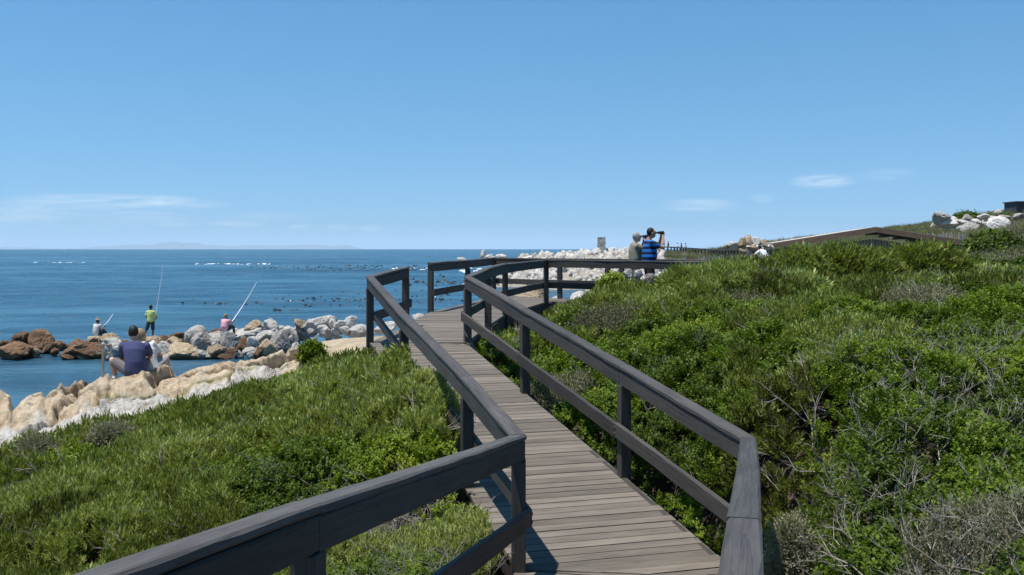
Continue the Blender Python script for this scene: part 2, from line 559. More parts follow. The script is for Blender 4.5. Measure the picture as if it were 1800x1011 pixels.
# far coast beyond the horizon
tm = NT('far_mountain')
M_MOUNT = tm.done(tm.principled(tm.ramp(tm.noise(tm.coords((0.0004,) * 3), 1.0), [(0.3, (0.07, 0.08, 0.06)), (0.7, (0.13, 0.12, 0.10))]), 0.95, None, 0.1))
mpx = np.linspace(-120, 625, 260)
prof = np.interp(mpx, [-120, 0, 60, 130, 190, 235, 262, 285, 300, 318, 345, 372, 400, 440, 500, 560, 590, 615, 625], [3.5, 4.2, 3, 1.0, 5.5, 9, 7.5, 10.5, 13.0, 11, 11.5, 7, 5, 7, 6.5, 8, 6.5, 8.5, 0])
prof = np.maximum(prof + 2.2 * (fbm(mpx * 0.06, mpx * 0, 71, 4) - 0.5) * (prof > 2), 0.2)
MD = 36000.0
mv, mf = [], []
for i, (p, h) in enumerate(zip(mpx, prof)):
    x = (p - 900) * MD / F
    zb = -46.0
    zt = CZ - 46 + h * MD / F
    for k, (fy, fz) in enumerate([(-2500, 0), (-1500, 0.35), (-700, 0.72), (0, 1), (900, 0.6), (2500, 0)]):
        mv.append((x, MD + fy + 500 * math.sin(i * 0.5 + k), zb + (zt - zb) * fz * (1 + 0.12 * math.sin(i * 1.3 + k * 2) * (k != 3))))
    if i:
        a, b = (i - 1) * 6, i * 6
        for k in range(5):
            mf.append((a + k, b + k, b + k + 1, a + k + 1))
kind(link('far_mountain', new_mesh('far_mountain', mv, mf, M_MOUNT, True)), 'structure')

# sea air
th = NT('sea_haze')
pv = th.n.new('ShaderNodeVolumePrincipled')
pv.inputs['Color'].default_value = (0.72, 0.87, 1.0, 1)
pv.inputs['Density'].default_value = 5.0e-5
pv.inputs['Anisotropy'].default_value = 0.0
th.l.new(pv.outputs[0], th.out.inputs['Volume'])
hb = [(-45000, -3000, -55), (25000, -3000, -55), (25000, 45000, -55), (-45000, 45000, -55)]
hv_ = hb + [(x, y, 330) for x, y, z in hb]
haze = link('haze', new_mesh('haze', hv_, [(3, 2, 1, 0), (4, 5, 6, 7), (0, 1, 5, 4), (1, 2, 6, 5), (2, 3, 7, 6), (3, 0, 4, 7)], th.m))
kind(haze, 'stuff')

# ------------------------------------------------------------------ boardwalk: boards, edge beams
deck = bpy.data.objects.new('boardwalk', None)
COL.objects.link(deck)
kind(deck, 'structure')


def clip(poly, nx, ny, c):
    """keep the side nx*x+ny*y >= c"""
    out = []
    for i in range(len(poly)):
        p, q = poly[i], poly[(i + 1) % len(poly)]
        a, b = nx * p[0] + ny * p[1] - c, nx * q[0] + ny * q[1] - c
        if a >= 0:
            out.append(p)
        if (a >= 0) != (b >= 0):
            t = a / (a - b)
            out.append((p[0] + t * (q[0] - p[0]), p[1] + t * (q[1] - p[1])))
    return out


def boards(poly, heading, pitch=0.122, gap=0.011):
    hx, hy = heading
    L = math.hypot(hx, hy); hx /= L; hy /= L
    pr = [hx * p[0] + hy * p[1] for p in poly]
    s = min(pr)
    while s < max(pr) - 0.02:
        jit = rng.uniform(-0.002, 0.002)
        q = clip(clip(poly, hx, hy, s + gap / 2 + jit), -hx, -hy, -(s + pitch - gap / 2 + jit))
        s += pitch
        if len(q) < 3:
            continue
        ar = 0.5 * abs(sum(q[i][0] * q[(i + 1) % len(q)][1] - q[(i + 1) % len(q)][0] * q[i][1] for i in range(len(q))))
        if ar < 0.004:
            continue
        cx = sum(p[0] for p in q) / len(q); cy = sum(p[1] for p in q) / len(q)
        cz = deck_z(cx, cy) + CZ + rng.uniform(-0.002, 0.003)
        ux, uy = hy, -hx                     # along the board
        end = rng.uniform(-0.015, 0.02)
        m = Matrix(((ux, hx, 0, cx), (uy, hy, 0, cy), (0, 0, 1, cz), (0, 0, 0, 1)))
        slope = (deck_z(cx + hx * .2, cy + hy * .2) - deck_z(cx - hx * .2, cy - hy * .2)) / 0.4
        loc = []
        for p in q:
            lx = (p[0] - cx) * ux + (p[1] - cy) * uy
            ly = (p[0] - cx) * hx + (p[1] - cy) * hy
            loc.append((lx + math.copysign(end, lx), ly))
        a2 = sum(loc[i][0] * loc[(i + 1) % len(loc)][1] - loc[(i + 1) % len(loc)][0] * loc[i][1] for i in range(len(loc)))
        if a2 < 0:
            loc.reverse()
        k = len(loc)
        vs = [(x, y, y * slope) for x, y in loc] + [(x, y, y * slope - 0.036) for x, y in loc]
        fs = [tuple(range(k)), tuple(range(2 * k - 1, k - 1, -1))] + [(i, i + k, (i + 1) % k + k, (i + 1) % k) for i in range(k)]
        link('board', new_mesh('board', vs, fs, M_DECK), deck, m)


def inset(p, q, d):        # move p towards q by d
    v = Vector((q[0] - p[0], q[1] - p[1])); v = v.normalized() * d
    return (p[0] + v.x, p[1] + v.y)


RD = (-0.28, 0.96)
boards([back(L0, 6.4), L0, R0, back(R0, 6.4)], (0.2286, 1.0))
boards([L0, L1, R3, R0], RD)
boards([L1, L2, N1, R3], (0.05, 1))
boards([L2, F0, N2, N1], (0.05, 1))
boards([F0, F1, N3, N2], (0.2, 1))
boards([F1, F2, N3], (0.3, 1))
boards([F2, F3, N3], (0.3, 1))
boards([N3, F3, F4, N4], (1, -0.60))
boards([N4, F4, F5, N5], (1, -0.60))


# ------------------------------------------------------------------ railings
def box_mesh(name, vs8, mat, bev):
    """vs8: four bottom corners then four top corners, counter-clockwise"""
    bm = bmesh.new()
    v = [bm.verts.new(p) for p in vs8]
    for f in ((3, 2, 1, 0), (4, 5, 6, 7), (0, 1, 5, 4), (1, 2, 6, 5), (2, 3, 7, 6), (3, 0, 4, 7)):
        bm.faces.new([v[i] for i in f])
    if bev:
        bmesh.ops.bevel(bm, geom=list(bm.edges), offset=bev, segments=2, affect='EDGES', profile=0.6)
    me = bpy.data.meshes.new(name)
    bm.to_mesh(me); bm.free()
    me.materials.append(mat)
    return me


def worn_beam(name, v8, mat, bev):
    """a sawn beam with softened, unevenly worn edges and a slight bow"""
    A = [v8[0], v8[1], v8[5], v8[4]]; B = [v8[3], v8[2], v8[6], v8[7]]
    n = max(4, int((B[0] - A[0]).length / 0.16))
    ph = rng.uniform(0, 50)
    bow = rng.uniform(-0.006, 0.006, 2)
    vs_, fs_ = [], []
    for i in range(n + 1):
        t = i / n
        q = [A[k].lerp(B[k], t) for k in range(4)]
        sft = Vector((0, bow[0] * math.sin(math.pi * t) + 0.0025 * float(vnoise(t * n * 0.5 + ph, 1.0) - 0.5), bow[1] * math.sin(math.pi * t) + 0.003 * float(vnoise(t * n * 0.5 + ph, 7.0) - 0.5)))
        for k in range(4):
            p, pr, nx = q[k], q[k - 1], q[(k + 1) % 4]
            c = bev * (0.6 + 1.5 * float(vnoise(t * n * 0.8 + ph, 13.0 * k)))
            c = min(c, 0.3 * (pr - p).length, 0.3 * (nx - p).length)
            vs_.append(p + (pr - p).normalized() * c + sft)
            vs_.append(p + (nx - p).normalized() * c + sft)
    for i in range(n):
        for k in range(8):
            a, b = i * 8 + k, i * 8 + (k + 1) % 8
            fs_.append((a, a + 8, b + 8, b))
    fs_.append(tuple(range(8)))
    fs_.append(tuple(n * 8 + k for k in range(7, -1, -1)))
    me = new_mesh(name, vs_, fs_, mat)
    bm = bmesh.new(); bm.from_mesh(me)
    bmesh.ops.recalc_face_normals(bm, faces=list(bm.faces))
    bm.to_mesh(me); bm.free()
    return me


def beam_run(parent, name, pts, half_w, z0, z1, mat, shift=0.0, bev=0.008, wob=0.0, ends=(0.07, 0.07)):
    """mitred beams along a polyline of 3D points; z0..z1 above the point; shift = sideways offset to the right"""
    n = len(pts)
    P2 = [Vector((p[0], p[1])) for p in pts]
    dirs = [(P2[i + 1] - P2[i]).normalized() for i in range(n - 1)]

    def edge(i, off):
        if i == 0:
            d = dirs[0]; nn = Vector((d.y, -d.x))
            return P2[0] - d * ends[0] + nn * off
        if i == n - 1:
            d = dirs[-1]; nn = Vector((d.y, -d.x))
            return P2[-1] + d * ends[1] + nn * off
        a, b = dirs[i - 1], dirs[i]
        na, nb = Vector((a.y, -a.x)), Vector((b.y, -b.x))
        mt = (na + nb).normalized()
        return P2[i] + mt * (off / max(0.35, mt.dot(na)))
    for i in range(n - 1):
        q = [edge(i, shift - half_w), edge(i, shift + half_w), edge(i + 1, shift + half_w), edge(i + 1, shift - half_w)]
        w0, w1 = rng.uniform(-wob, wob, 2)
        zs = [pts[i][2] + w0, pts[i][2] + w0, pts[i + 1][2] + w1, pts[i + 1][2] + w1]
        c = Vector(((pts[i][0] + pts[i + 1][0]) / 2, (pts[i][1] + pts[i + 1][1]) / 2, (pts[i][2] + pts[i + 1][2]) / 2))
        ex = Vector(pts[i + 1]) - Vector(pts[i]); ex.normalize()
        ez = Vector((0, 0, 1)); ey = ez.cross(ex).normalized(); ez = ex.cross(ey)
        m = Matrix(((ex.x, ey.x, ez.x, c.x), (ex.y, ey.y, ez.y, c.y), (ex.z, ey.z, ez.z, c.z), (0, 0, 0, 1)))
        mi = m.inverted()
        vs = [mi @ Vector((q[k].x, q[k].y, zs[k] + z0)) for k in range(4)] + [mi @ Vector((q[k].x, q[k].y, zs[k] + z1)) for k in range(4)]
        # gap of a few millimetres at each joint
        for k, v in enumerate(vs):
            v.x -= math.copysign(0.0025, v.x)
        o = link(name, worn_beam(name, vs, mat, bev), parent, m)


def post(parent, p, ang, h, below=0.7, w=0.055, name='post'):
    c, s = math.cos(ang), math.sin(ang)
    m = Matrix(((0, c, -s, p[0]), (0, s, c, p[1]), (1, 0, 0, p[2]), (0, 0, 0, 1)))   # local X is up, so the grain runs up the post
    j = rng.uniform(-0.004, 0.004, 2)
    vs = [(-below, -w, -w), (-below, w, -w), (-below, w, w), (-below, -w, w), (h, -w + j[0], -w), (h, w + j[0], -w), (h, w + j[1], w), (h, -w + j[1], w)]
    bm_order = [vs[0], vs[1], vs[2], vs[3], vs[4], vs[5], vs[6], vs[7]]
    return link(name, box_mesh(name, bm_order, M_RAIL, 0.007), parent, m)


def p3(p, dz=0.0):
    return (p[0], p[1], deck_z(p[0], p[1]) + CZ + dz)


def lerp(a, b, t):
    return tuple(a[i] + (b[i] - a[i]) * t for i in range(len(a)))


M_BOLT = plain('rusty_bolt', (0.09, 0.06, 0.045), 0.6, 0.3, 40)
bm_ = bmesh.new()
bmesh.ops.create_cone(bm_, cap_ends=True, segments=8, radius1=0.013, radius2=0.011, depth=0.012)
BOLT = bpy.data.meshes.new('bolt'); bm_.to_mesh(BOLT); bm_.free(); BOLT.materials.append(M_BOLT)


def railing(label, run, post_pts, inner, ends=(0.07, 0.07)):
    """run: polyline of the handrail; inner: +1 if the walkway lies to the right of the run's direction"""
    base = Vector(run[0])
    root = thing('railing', label, 'railing', (0, 0, 0))
    beam_run(root, 'rail_cap', run, 0.060, 1.005, 1.05, M_CAP, 0, 0.008, 0.003, ends)
    beam_run(root, 'rail_beam', run, 0.050, 0.855, 1.002, M_RAIL, 0, 0.006, 0.002, (ends[0] - 0.02, ends[1] - 0.02))
    beam_run(root, 'lower_rail', run, 0.022, 0.34, 0.485, M_RAIL, inner * 0.079, 0.005, 0.004, (ends[0] - 0.015, ends[1] - 0.015))
    for p, a in post_pts:
        po = post(root, p, a, 0.853)
        for up_ in (0.385, 0.445):
            bo = link('bolt', BOLT, po)
            bo.location = (up_, 0, -inner * 0.104)
    return root


def ang(p, q):
    return math.atan2(q[1] - p[1], q[0] - p[0])


# left: near stretch, corner, ramp, corner, short return
l_start = p3(back(L0, 6.3)); l_j = p3(back(L0, 3.71), 0.015)
Lm = lerp(p3(L0), p3(L1), 0.215); Lm = (Lm[0] + 0.02, Lm[1], Lm[2] + 0.005)
Lk = lerp(p3(L0), p3(L1), 0.61); Lk = (Lk[0] - 0.015, Lk[1], Lk[2] - 0.01)
l_run = [l_start, l_j, p3(L0), Lm, Lk, p3(L1), p3(L2)]
railing('dark timber railing along the left edge, corner post in the foreground', l_run,
        [(l_start, ang(l_start, l_j)), (l_j, ang(l_j, L0)), (p3(L0), ang(l_j, L0) + 0.2), (Lm, ang(L0, L1)), (Lk, ang(L0, L1)), (p3(L1), ang(L0, L1)), (p3(L2), ang(L1, L2))], 1)
# right: near stretch, corner, ramp, round the viewing deck
r_start = p3(back(R0, 5.9)); r_j = p3(back(R0, 4.0), 0.012)
r_start = (r_start[0] - 0.09, r_start[1], r_start[2]); r_j = (r_j[0] - 0.05, r_j[1], r_j[2])
Ra = lerp(p3(R0), p3(R3), 0.275); Rb = lerp(p3(R0), p3(R3), 0.65)
Ra = (Ra[0], Ra[1], Ra[2] + 0.01)
nm_ = lerp(p3(N3), p3(N4), 0.5)
r_run = [r_start, r_j, p3(R0), Ra, Rb, p3(R3), p3(N1), p3(N2), p3(N3), nm_, p3(N4), p3(N5)]
railing('dark timber railing along the right edge, from lower right past the two men', r_run,
        [(r_start, ang(r_start, r_j)), (r_j, ang(r_j, R0)), (p3(R0), ang(r_j, R0) + 0.2), (Ra, ang(R0, R3)), (Rb, ang(R0, R3)), (p3(R3), ang(R0, R3)), (p3(N1), ang(R3, N1)), (p3(N2), ang(N1, N2)), (p3(N3), 0.2),
         (nm_, ang(N3, N4)), (p3(N4), ang(N3, N4)), (p3(N5), ang(N4, N5))], -1)
f_mid = lerp(p3(F3), p3(F4), 0.5)
f_run = [p3(F0), p3(F1), p3(F2), p3(F3), f_mid, p3(F4), p3(F5)]
railing('dark timber railing on the seaward side of the far viewing deck', f_run,
        [(p3(F0), ang(F0, F1)), (p3(F1), ang(F0, F1)), (p3(F2), 0.3), (p3(F3), ang(F3, F4)), (f_mid, ang(F3, F4)), (p3(F4), ang(F3, F4)), (p3(F5), ang(F4, F5))], 1)


def edge_beam(pts, side):
    run = [(p[0], p[1], p[2]) for p in pts]
    beam_run(deck, 'edge_beam', run, 0.028, -0.22, -0.039, M_UNDER, side * 0.03, 0.004, 0.0, (0, 0))


edge_beam([l_start, p3(L0), Lm, Lk, p3(L1), p3(L2), p3(F0), p3(F1), p3(F2), p3(F3), p3(F4), p3(F5)], 1)
edge_beam([r_start, p3(R0), Ra, Rb, p3(R3), p3(N1), p3(N2), p3(N3), p3(N4), p3(N5)], -1)


# ------------------------------------------------------------------ rocks
def rock_material(name, tones, scale=2.2, strata=0.0):
    t = NT(name)
    oi = t.n.new('ShaderNodeObjectInfo')
    tc = t.n.new('ShaderNodeTexCoord')
    ad = t.n.new('ShaderNodeVectorMath'); ad.operation = 'ADD'
    t.l.new(tc.outputs['Object'], ad.inputs[0])
    cx = t.n.new('ShaderNodeCombineXYZ')
    for i in range(3):
        t.l.new(t.math('MULTIPLY', oi.outputs['Random'], 51.0 + 9 * i), cx.inputs[i])
    t.l.new(cx.outputs[0], ad.inputs[1])
    a = t.noise(ad.outputs[0], scale, 8, 0.68, 0.3)
    b = t.noise(ad.outputs[0], scale * 9, 6, 0.7)
    col = t.ramp(a, [(0.28, tones[0]), (0.5, tones[1]), (0.72, tones[2])])
    col = t.mix(1.0, col, t.ramp(b, [(0.3, (0.62, 0.60, 0.58)), (0.55, (1.1, 1.1, 1.1))]), 'MULTIPLY')
    ck = t.noise(ad.outputs[0], scale * 1.4, 4, 0.6, 1.5)
    col = t.mix(1.0, col, t.ramp(ck, [(0.485, (1, 1, 1)), (0.50, (0.55, 0.53, 0.51)), (0.515, (1, 1, 1))]), 'MULTIPLY')
    hv = t.node('ShaderNodeHueSaturation')
    t.l.new(col, hv.inputs['Color'])
    t.l.new(t.math('ADD', t.math('MULTIPLY', oi.outputs['Random'], 0.4), 0.8), hv.inputs['Value'])
    nm = t.bump(t.math('ADD', a, t.math('MULTIPLY', b, 0.5)), 0.8, 0.12)
    return t.done(t.principled(hv.outputs[0], 0.85, nm, 0.3))


M_WHITE = rock_material('pale_rock', [(0.36, 0.33, 0.285), (0.54, 0.51, 0.46), (0.62, 0.595, 0.55)])
M_GREY = rock_material('grey_rock', [(0.21, 0.195, 0.17), (0.41, 0.385, 0.345), (0.55, 0.525, 0.475)])
M_TAN = rock_material('tan_rock', [(0.20, 0.135, 0.075), (0.38, 0.29, 0.185), (0.50, 0.42, 0.30)])
M_BROWN = rock_material('wet_brown_rock', [(0.065, 0.036, 0.02), (0.16, 0.09, 0.048), (0.27, 0.18, 0.105)])
TONE = {'w': M_WHITE, 'g': M_GREY, 't': M_TAN, 'b': M_BROWN}


def rock_shape(seed, sub=3, planes=11, spiky=0.0):
    r = np.random.default_rng(seed)
    bm = bmesh.new()
    bmesh.ops.create_icosphere(bm, subdivisions=sub, radius=1.0)
    v = np.array([q.co[:] for q in bm.verts])
    nrm_ = r.normal(size=(planes, 3)); nrm_ /= np.linalg.norm(nrm_, axis=1)[:, None]
    dist = r.uniform(0.50, 0.86, planes)
    dots = v @ nrm_.T
    lim = np.where(dots > 0.05, dist[None, :] / np.maximum(dots, 0.05), 9)
    rad = np.minimum(1.0, lim.min(1))
    rad = rad * (1 + 0.26 * (fbm(v[:, 0] * 2.5 + seed, v[:, 1] * 2.5 + v[:, 2] * 1.7, seed, 4) - 0.5)) * 1.12
    rg = 1 - np.abs(2 * fbm(v[:, 0] * 4.5 + v[:, 2] * 2 + seed, v[:, 1] * 4.5 + v[:, 2] * 3.1, seed + 9, 3) - 1)
    rad = rad * (1 - 0.09 * np.clip(rg - 0.78, 0, 1) / 0.22)
    if spiky:
        rad = rad * (1 + spiky * (vnoise(v[:, 0] * 3 + seed, v[:, 1] * 3 + v[:, 2] * 2, seed + 3) - 0.4))
    v = v * rad[:, None]
    for q, c in zip(bm.verts, v):
        q.co = c
    me = bpy.data.meshes.new('boulder')
    bm.to_mesh(me); bm.free()
    me.polygons.foreach_set('use_smooth', [False] * len(me.polygons))
    return me


ROCKS = {}
for tone, mt in TONE.items():
    ROCKS[tone] = []
    for k in range(6):
        me = rock_shape(40 + k, 4)
        me.materials.append(mt)
        ROCKS[tone].append(me)
JAG = []
for k in range(6):
    me = rock_shape(90 + k, 3, 10, 0.3)
    me.materials.append(M_WHITE if k % 4 else M_GREY)
    JAG.append(me)


def put_rock(me, loc, sx, sy, sz, label, group, tilt=0.35):
    o = link('boulder', me)
    o.location = loc
    o.rotation_euler = (rng.uniform(-tilt, tilt), rng.uniform(-tilt, tilt), rng.uniform(0, 6.28))
    o.scale = (sx, sy, sz)
    tag(o, label, 'boulder', group)
    return o


# the breakwater: pixel, pixel, width, height, tone
BW = [(6, 605, 18, 12, 'b'), (35, 598, 36, 20, 'b'), (27, 614, 56, 22, 'b'), (78, 602, 42, 38, 'b'), (55, 608, 15, 14, 't'), (49, 623, 20, 11, 'b'), (64, 618, 14, 12, 't'), (107, 606, 20, 13, 'b'),
      (137, 604, 32, 14, 'b'), (148, 615, 58, 28, 'b'), (150, 624, 35, 18, 't'), (118, 627, 24, 8, 'b'), (168, 598, 27, 15, 't'), (197, 596, 34, 14, 't'), (200, 611, 44, 27, 'g'), (228, 617, 30, 22, 'b'), (248, 599, 25, 17, 't'), (267, 603, 40, 18, 't'),
      (265, 616, 28, 20, 'g'), (287, 598, 22, 14, 'b'), (306, 600, 30, 16, 't'), (316, 591, 38, 13, 'b'), (292, 615, 40, 21, 'g'), (322, 620, 58, 25, 't'), (342, 601, 34, 36, 'g'), (353, 599, 40, 36, 'g'), (382, 597, 34, 24, 'g'),
      (355, 585, 18, 11, 'b'), (378, 585, 24, 11, 'b'), (402, 604, 24, 30, 'g'), (412, 587, 18, 16, 'g'), (425, 606, 26, 20, 'b'), (381, 616, 32, 17, 't'), (358, 623, 24, 15, 'g'), (344, 622, 16, 20, 't'), (402, 621, 29, 13, 'b'),
      (435, 588, 40, 18, 'w'), (443, 575, 30, 19, 't'), (475, 575, 42, 24, 'g'), (445, 600, 16, 17, 'w'), (461, 604, 19, 16, 'w'), (455, 592, 16, 14, 'w'), (443, 625, 14, 14, 'g'), (453, 619, 15, 15, 'b'), (471, 611, 26, 24, 't'),
      (503, 604, 34, 40, 'g'), (488, 599, 20, 26, 'g'), (470, 593, 32, 18, 'w'), (487, 582, 29, 16, 'w'), (507, 580, 18, 13, 'w'), (529, 581, 37, 20, 'g'), (529, 568, 23, 13, 't'), (543, 569, 16, 13, 'w'), (553, 579, 18, 15, 'g'),
      (566, 568, 36, 21, 'w'), (571, 580, 26, 15, 'w'), (585, 567, 16, 15, 'w'), (600, 570, 23, 15, 'w'), (593, 578, 18, 12, 'w'), (618, 567, 18, 18, 'w'), (609, 579, 21, 13, 'w'), (630, 577, 26, 13, 'w'), (521, 611, 15, 16, 'g'),
      (650, 580, 20, 13, 'w'), (668, 577, 20, 12, 'w'), (685, 574, 28, 14, 'w'), (702, 566, 18, 12, 'w'), (716, 560, 20, 12, 'w'), (736, 556, 22, 10, 'w')]
SECT = [(120, 'at the far left end of the breakwater'), (235, 'under the seated fisherman in the hat'), (335, 'near the standing fisherman in the breakwater'), (430, 'near the fisherman in pink on the breakwater'), (520, 'in the middle right of the breakwater'), (645, 'where the breakwater meets the sand'), (800, 'seen through the end of the left railing')]
TN = {'w': 'chalky white boulder', 'g': 'pale grey boulder', 't': 'tan boulder', 'b': 'rusty brown wet boulder'}


def bw_dist(px, py):
    d = 47.0 if py > 609 else (49.0 if py > 592 else 51.0)
    if px > 480:
        d -= (px - 480) / 150.0 * 6.5
    return d


for k, (px, py, w, h, tn) in enumerate(BW):
    d = bw_dist(px, py) + rng.uniform(-0.4, 0.4)
    c = W(px, py + 2, d)
    ww, hh = w * d / F / 2 * 1.34, h * d / F / 2 * 1.45
    sec = next(t for lim, t in SECT if px < lim)
    size = 'large ' if w * h > 900 else ('small ' if w * h < 330 else '')
    lab = f'{size}{TN[tn]} {sec}'
    put_rock(ROCKS[tn][k % 6], c, ww, ww * rng.uniform(0.8, 1.1), hh, lab, lab, 0.25)
for k in range(85):      # smaller stones that fill the heap
    px = rng.uniform(0, 640)
    py = rng.uniform(600, 624) if px < 480 else rng.uniform(575, 590) + max(0, (520 - px) * 0.5)
    if 108 < px < 128 and True:
        continue
    d = bw_dist(px, py) + 0.6
    w = rng.uniform(11, 25)
    tn = rng.choice(['b', 'b', 't']) if px < 340 else rng.choice(['g', 't', 'w', 'b'])
    if px > 470:
        tn = 'w' if rng.random() < 0.7 else 'g'
    c = W(px, py + 3, d)
    sec = next(t for lim, t in SECT if px < lim)
    lab = f'small {TN[tn]} wedged {sec}' if not sec.startswith('where') else f'small {TN[tn]} {sec}'
    put_rock(ROCKS[tn][int(rng.integers(6))], c, w * d / F / 2, w * d / F / 2, w * d / F / 2 * 0.8, lab, lab, 0.5)

# pale rocks beyond the viewing deck, in the bush and on the hill
for px, py, w, h, d, tn, lab in [
        (925, 528, 52, 26, 33, 't', 'low tan rock behind the deck between the railing posts'), (950, 524, 36, 30, 33.5, 't', 'brownish rock with a dark cleft behind the deck'), (885, 536, 26, 12, 32, 'w', 'flat white rock left of the tan rock behind the deck'),
        (985, 532, 36, 20, 32, 'w', 'white rock behind the right post of the viewing deck'), (1018, 527, 40, 26, 33, 'w', 'white rock beside the green dome bush'), (1045, 520, 34, 30, 34, 'w', 'white rock half hidden by the green dome bush'), (1003, 538, 30, 14, 31, 'w', 'low white rock at the deck edge'),
        (1104, 481, 17, 14, 20.3, 'w', 'white rock beside the dome bush below the rail'), (1120, 484, 18, 16, 20.1, 'w', 'white rock in the scrub below the two men'), (1143, 492, 22, 20, 20.2, 'g', 'grey brown rock in the scrub below the striped shirt')]:
    put_rock(ROCKS[tn][int(rng.integers(6))], W(px, py, d), w * d / F / 2 * 1.1, w * d / F / 2, h * d / F / 2 * 1.2, lab, None, 0.25)
HL = [(1652, 385, 34, 20), (1668, 391, 40, 18), (1690, 396, 44, 16), (1712, 392, 40, 14), (1700, 384, 24, 10), (1742, 386, 30, 10), (1765, 384, 24, 9), (1728, 381, 22, 8), (1738, 399, 20, 8), (1676, 402, 26, 10), (1790, 380, 20, 9)]
for k, (px, py, w, h) in enumerate(HL):
    d = 69.0
    put_rock(ROCKS['w' if k % 2 else 'g'][k % 6], W(px, py, d), w * d / F / 2 * 1.15, w * d / F / 2, h * d / F / 2 * 1.25, 'white rock in the outcrop on the right hilltop', 'white rocks on the right hilltop', 0.2)
HB = [(1290, 431, 18, 14), (1303, 427, 16, 16), (1316, 424, 22, 20), (1330, 424, 20, 16), (1342, 427, 16, 12), (1322, 436, 24, 14), (1335, 437, 26, 14), (1318, 444, 22, 10), (1276, 433, 14, 8), (1352, 431, 16, 10), (1362, 436, 18, 10), (1306, 440, 18, 10)]
for k, (px, py, w, h) in enumerate(HB):
    d = 98.0
    put_rock(ROCKS['t' if k % 3 else 'w'][k % 6], W(px, py + 1, d), w * d / F / 2, w * d / F / 2, h * d / F / 2 * 1.2, 'pale tan rock on the far hill left of the shed', 'rocks on the far hill left of the shed', 0.2)


for k in range(24):
    d = rng.uniform(58, 95)
    px = rng.uniform(1420, 1800)
    x = (px - 900) * d / F
    z = float(ground_z(np.array([x]), np.array([d]))[0])
    w = rng.uniform(0.25, 0.7)
    put_rock(ROCKS['w' if k % 3 else 't'][k % 6], (x, d, CZ + z + 0.32), w * 1.3, w, w * 0.8, 'small pale rock scattered on the hillside behind the shed', 'pale rocks scattered on the hillside', 0.3)


def gz1(x, y):
    return float(ground_z(np.array([x]), np.array([y]))[0])


# the white bank across the inlet
rub_v, rub_f, off_ = [], [], 0
low = []
for k in range(5):
    m_ = rock_shape(140 + k, 2, 8, 0.25)
    low.append((np.array([v.co[:] for v in m_.vertices]), np.array([p.vertices[:] for p in m_.polygons])))
    bpy.data.meshes.remove(m_)
rpx = rng.uniform(852, 1165, 5200); rd_ = rng.uniform(112, 160, 5200)
rx_ = (rpx - 900) * rd_ / F
rz_ = ground_z(rx_, rd_)
keep = (rz_ > -5.3) & (rng.random(5200) < np.where(rpx < 1130, 1.0, 0.5))
cnt = 0
for x_, d_, z_ in zip(rx_[keep], rd_[keep], rz_[keep]):
    if cnt > 1800:
        break
    v, f = low[cnt % 5]
    e = Euler(tuple(rng.uniform(-0.6, 0.6, 2)) + (rng.uniform(0, 6.28),)).to_matrix()
    sz = rng.uniform(0.22, 0.72) * np.array((rng.uniform(.4, 1.1), rng.uniform(.4, .9), rng.uniform(.8, 1.9)))
    rub_v.append((v * sz) @ np.array(e).T + np.array((x_, d_, CZ + z_ + rng.uniform(0, .35))))
    rub_f.append(f + off_)
    off_ += len(v)
    cnt += 1
kind(link('rock_rubble', fast_mesh('rock_rubble', np.concatenate(rub_v), np.concatenate(rub_f), M_GREY)), 'stuff')
nb = 0
while nb < 105:
    px = rng.uniform(858, 1150)
    d = rng.uniform(122, 150)
    x = (px - 900) * d / F
    z = gz1(x, d)
    if z < -5.0:
        continue
    s = rng.uniform(0.35, 0.95) * (0.75 if px > 1090 or px < 880 else 1.0)
    put_rock(JAG[nb % 6], (x, d, CZ + z + 0.05 * s), s * rng.uniform(0.6, 1.3), s * 0.8, s * rng.uniform(0.8, 1.5), *[(f'jagged white rock {w_} of the bank across the inlet', f'jagged white rocks {w_} of the bank') for lim_, w_ in ((930, 'at the left end'), (1030, 'in the middle'), (1085, 'around the pillar'), (9999, 'at the right end')) if px < lim_][0], 0.6)
    nb += 1
for px, py, w, h in [(850, 446, 10, 14), (858, 450, 16, 10), (880, 450, 24, 9), (812, 456, 14, 9), (936, 449, 9, 14), (930, 452, 22, 9), (962, 451, 10, 10), (975, 452, 22, 8), (1000, 449, 16, 10), (1020, 448, 20, 12), (1036, 446, 22, 14), (1050, 445, 24, 16), (1066, 446, 26, 16), (1082, 448, 24, 14), (1098, 440, 8, 12), (1094, 450, 26, 16), (1110, 452, 30, 18)]:
    d = 136.0
    put_rock(JAG[int(rng.integers(6))], W(px, py + 3, d), w * d / F / 2 * 1.2, w * d / F / 2, h * d / F / 2 * 1.4, 'jagged white rock on the skyline of the bank across the inlet', 'skyline rocks of the bank across the inlet', 0.3)

# ---- the rock shelf on which the couple sits
ridge_px = [(-140, 700, 15.6), (-60, 694, 15.8), (0, 689, 16), (16, 690, 16), (23, 722, 15.8), (34, 715, 16), (50, 698, 16.2), (74, 691, 16.3), (80, 704, 16.3), (110, 686, 16.4), (116, 694, 16.4), (148, 676, 16.5), (175, 660, 16.6), (190, 655, 16.6), (197, 667, 16.6), (208, 666, 16.6),
            (225, 662, 16.6), (273, 656, 16.8), (311, 649, 17), (350, 643, 17.2), (368, 641, 17.3), (391, 629, 17.4), (417, 634, 17.6), (425, 639, 17.7), (443, 638, 17.9), (480, 631, 18.2), (520, 627, 18.6), (560, 612, 19.2)]
foot_px = [(-140, 800, 12.8), (0, 786, 13.2), (77, 766, 13.6), (172, 742, 13.9), (237, 742, 14.2), (350, 708, 15.0), (420, 693, 15.6), (470, 668, 16.4), (530, 646, 17.3), (560, 625, 18.4)]
ru = np.array([p[0] for p in ridge_px], float)
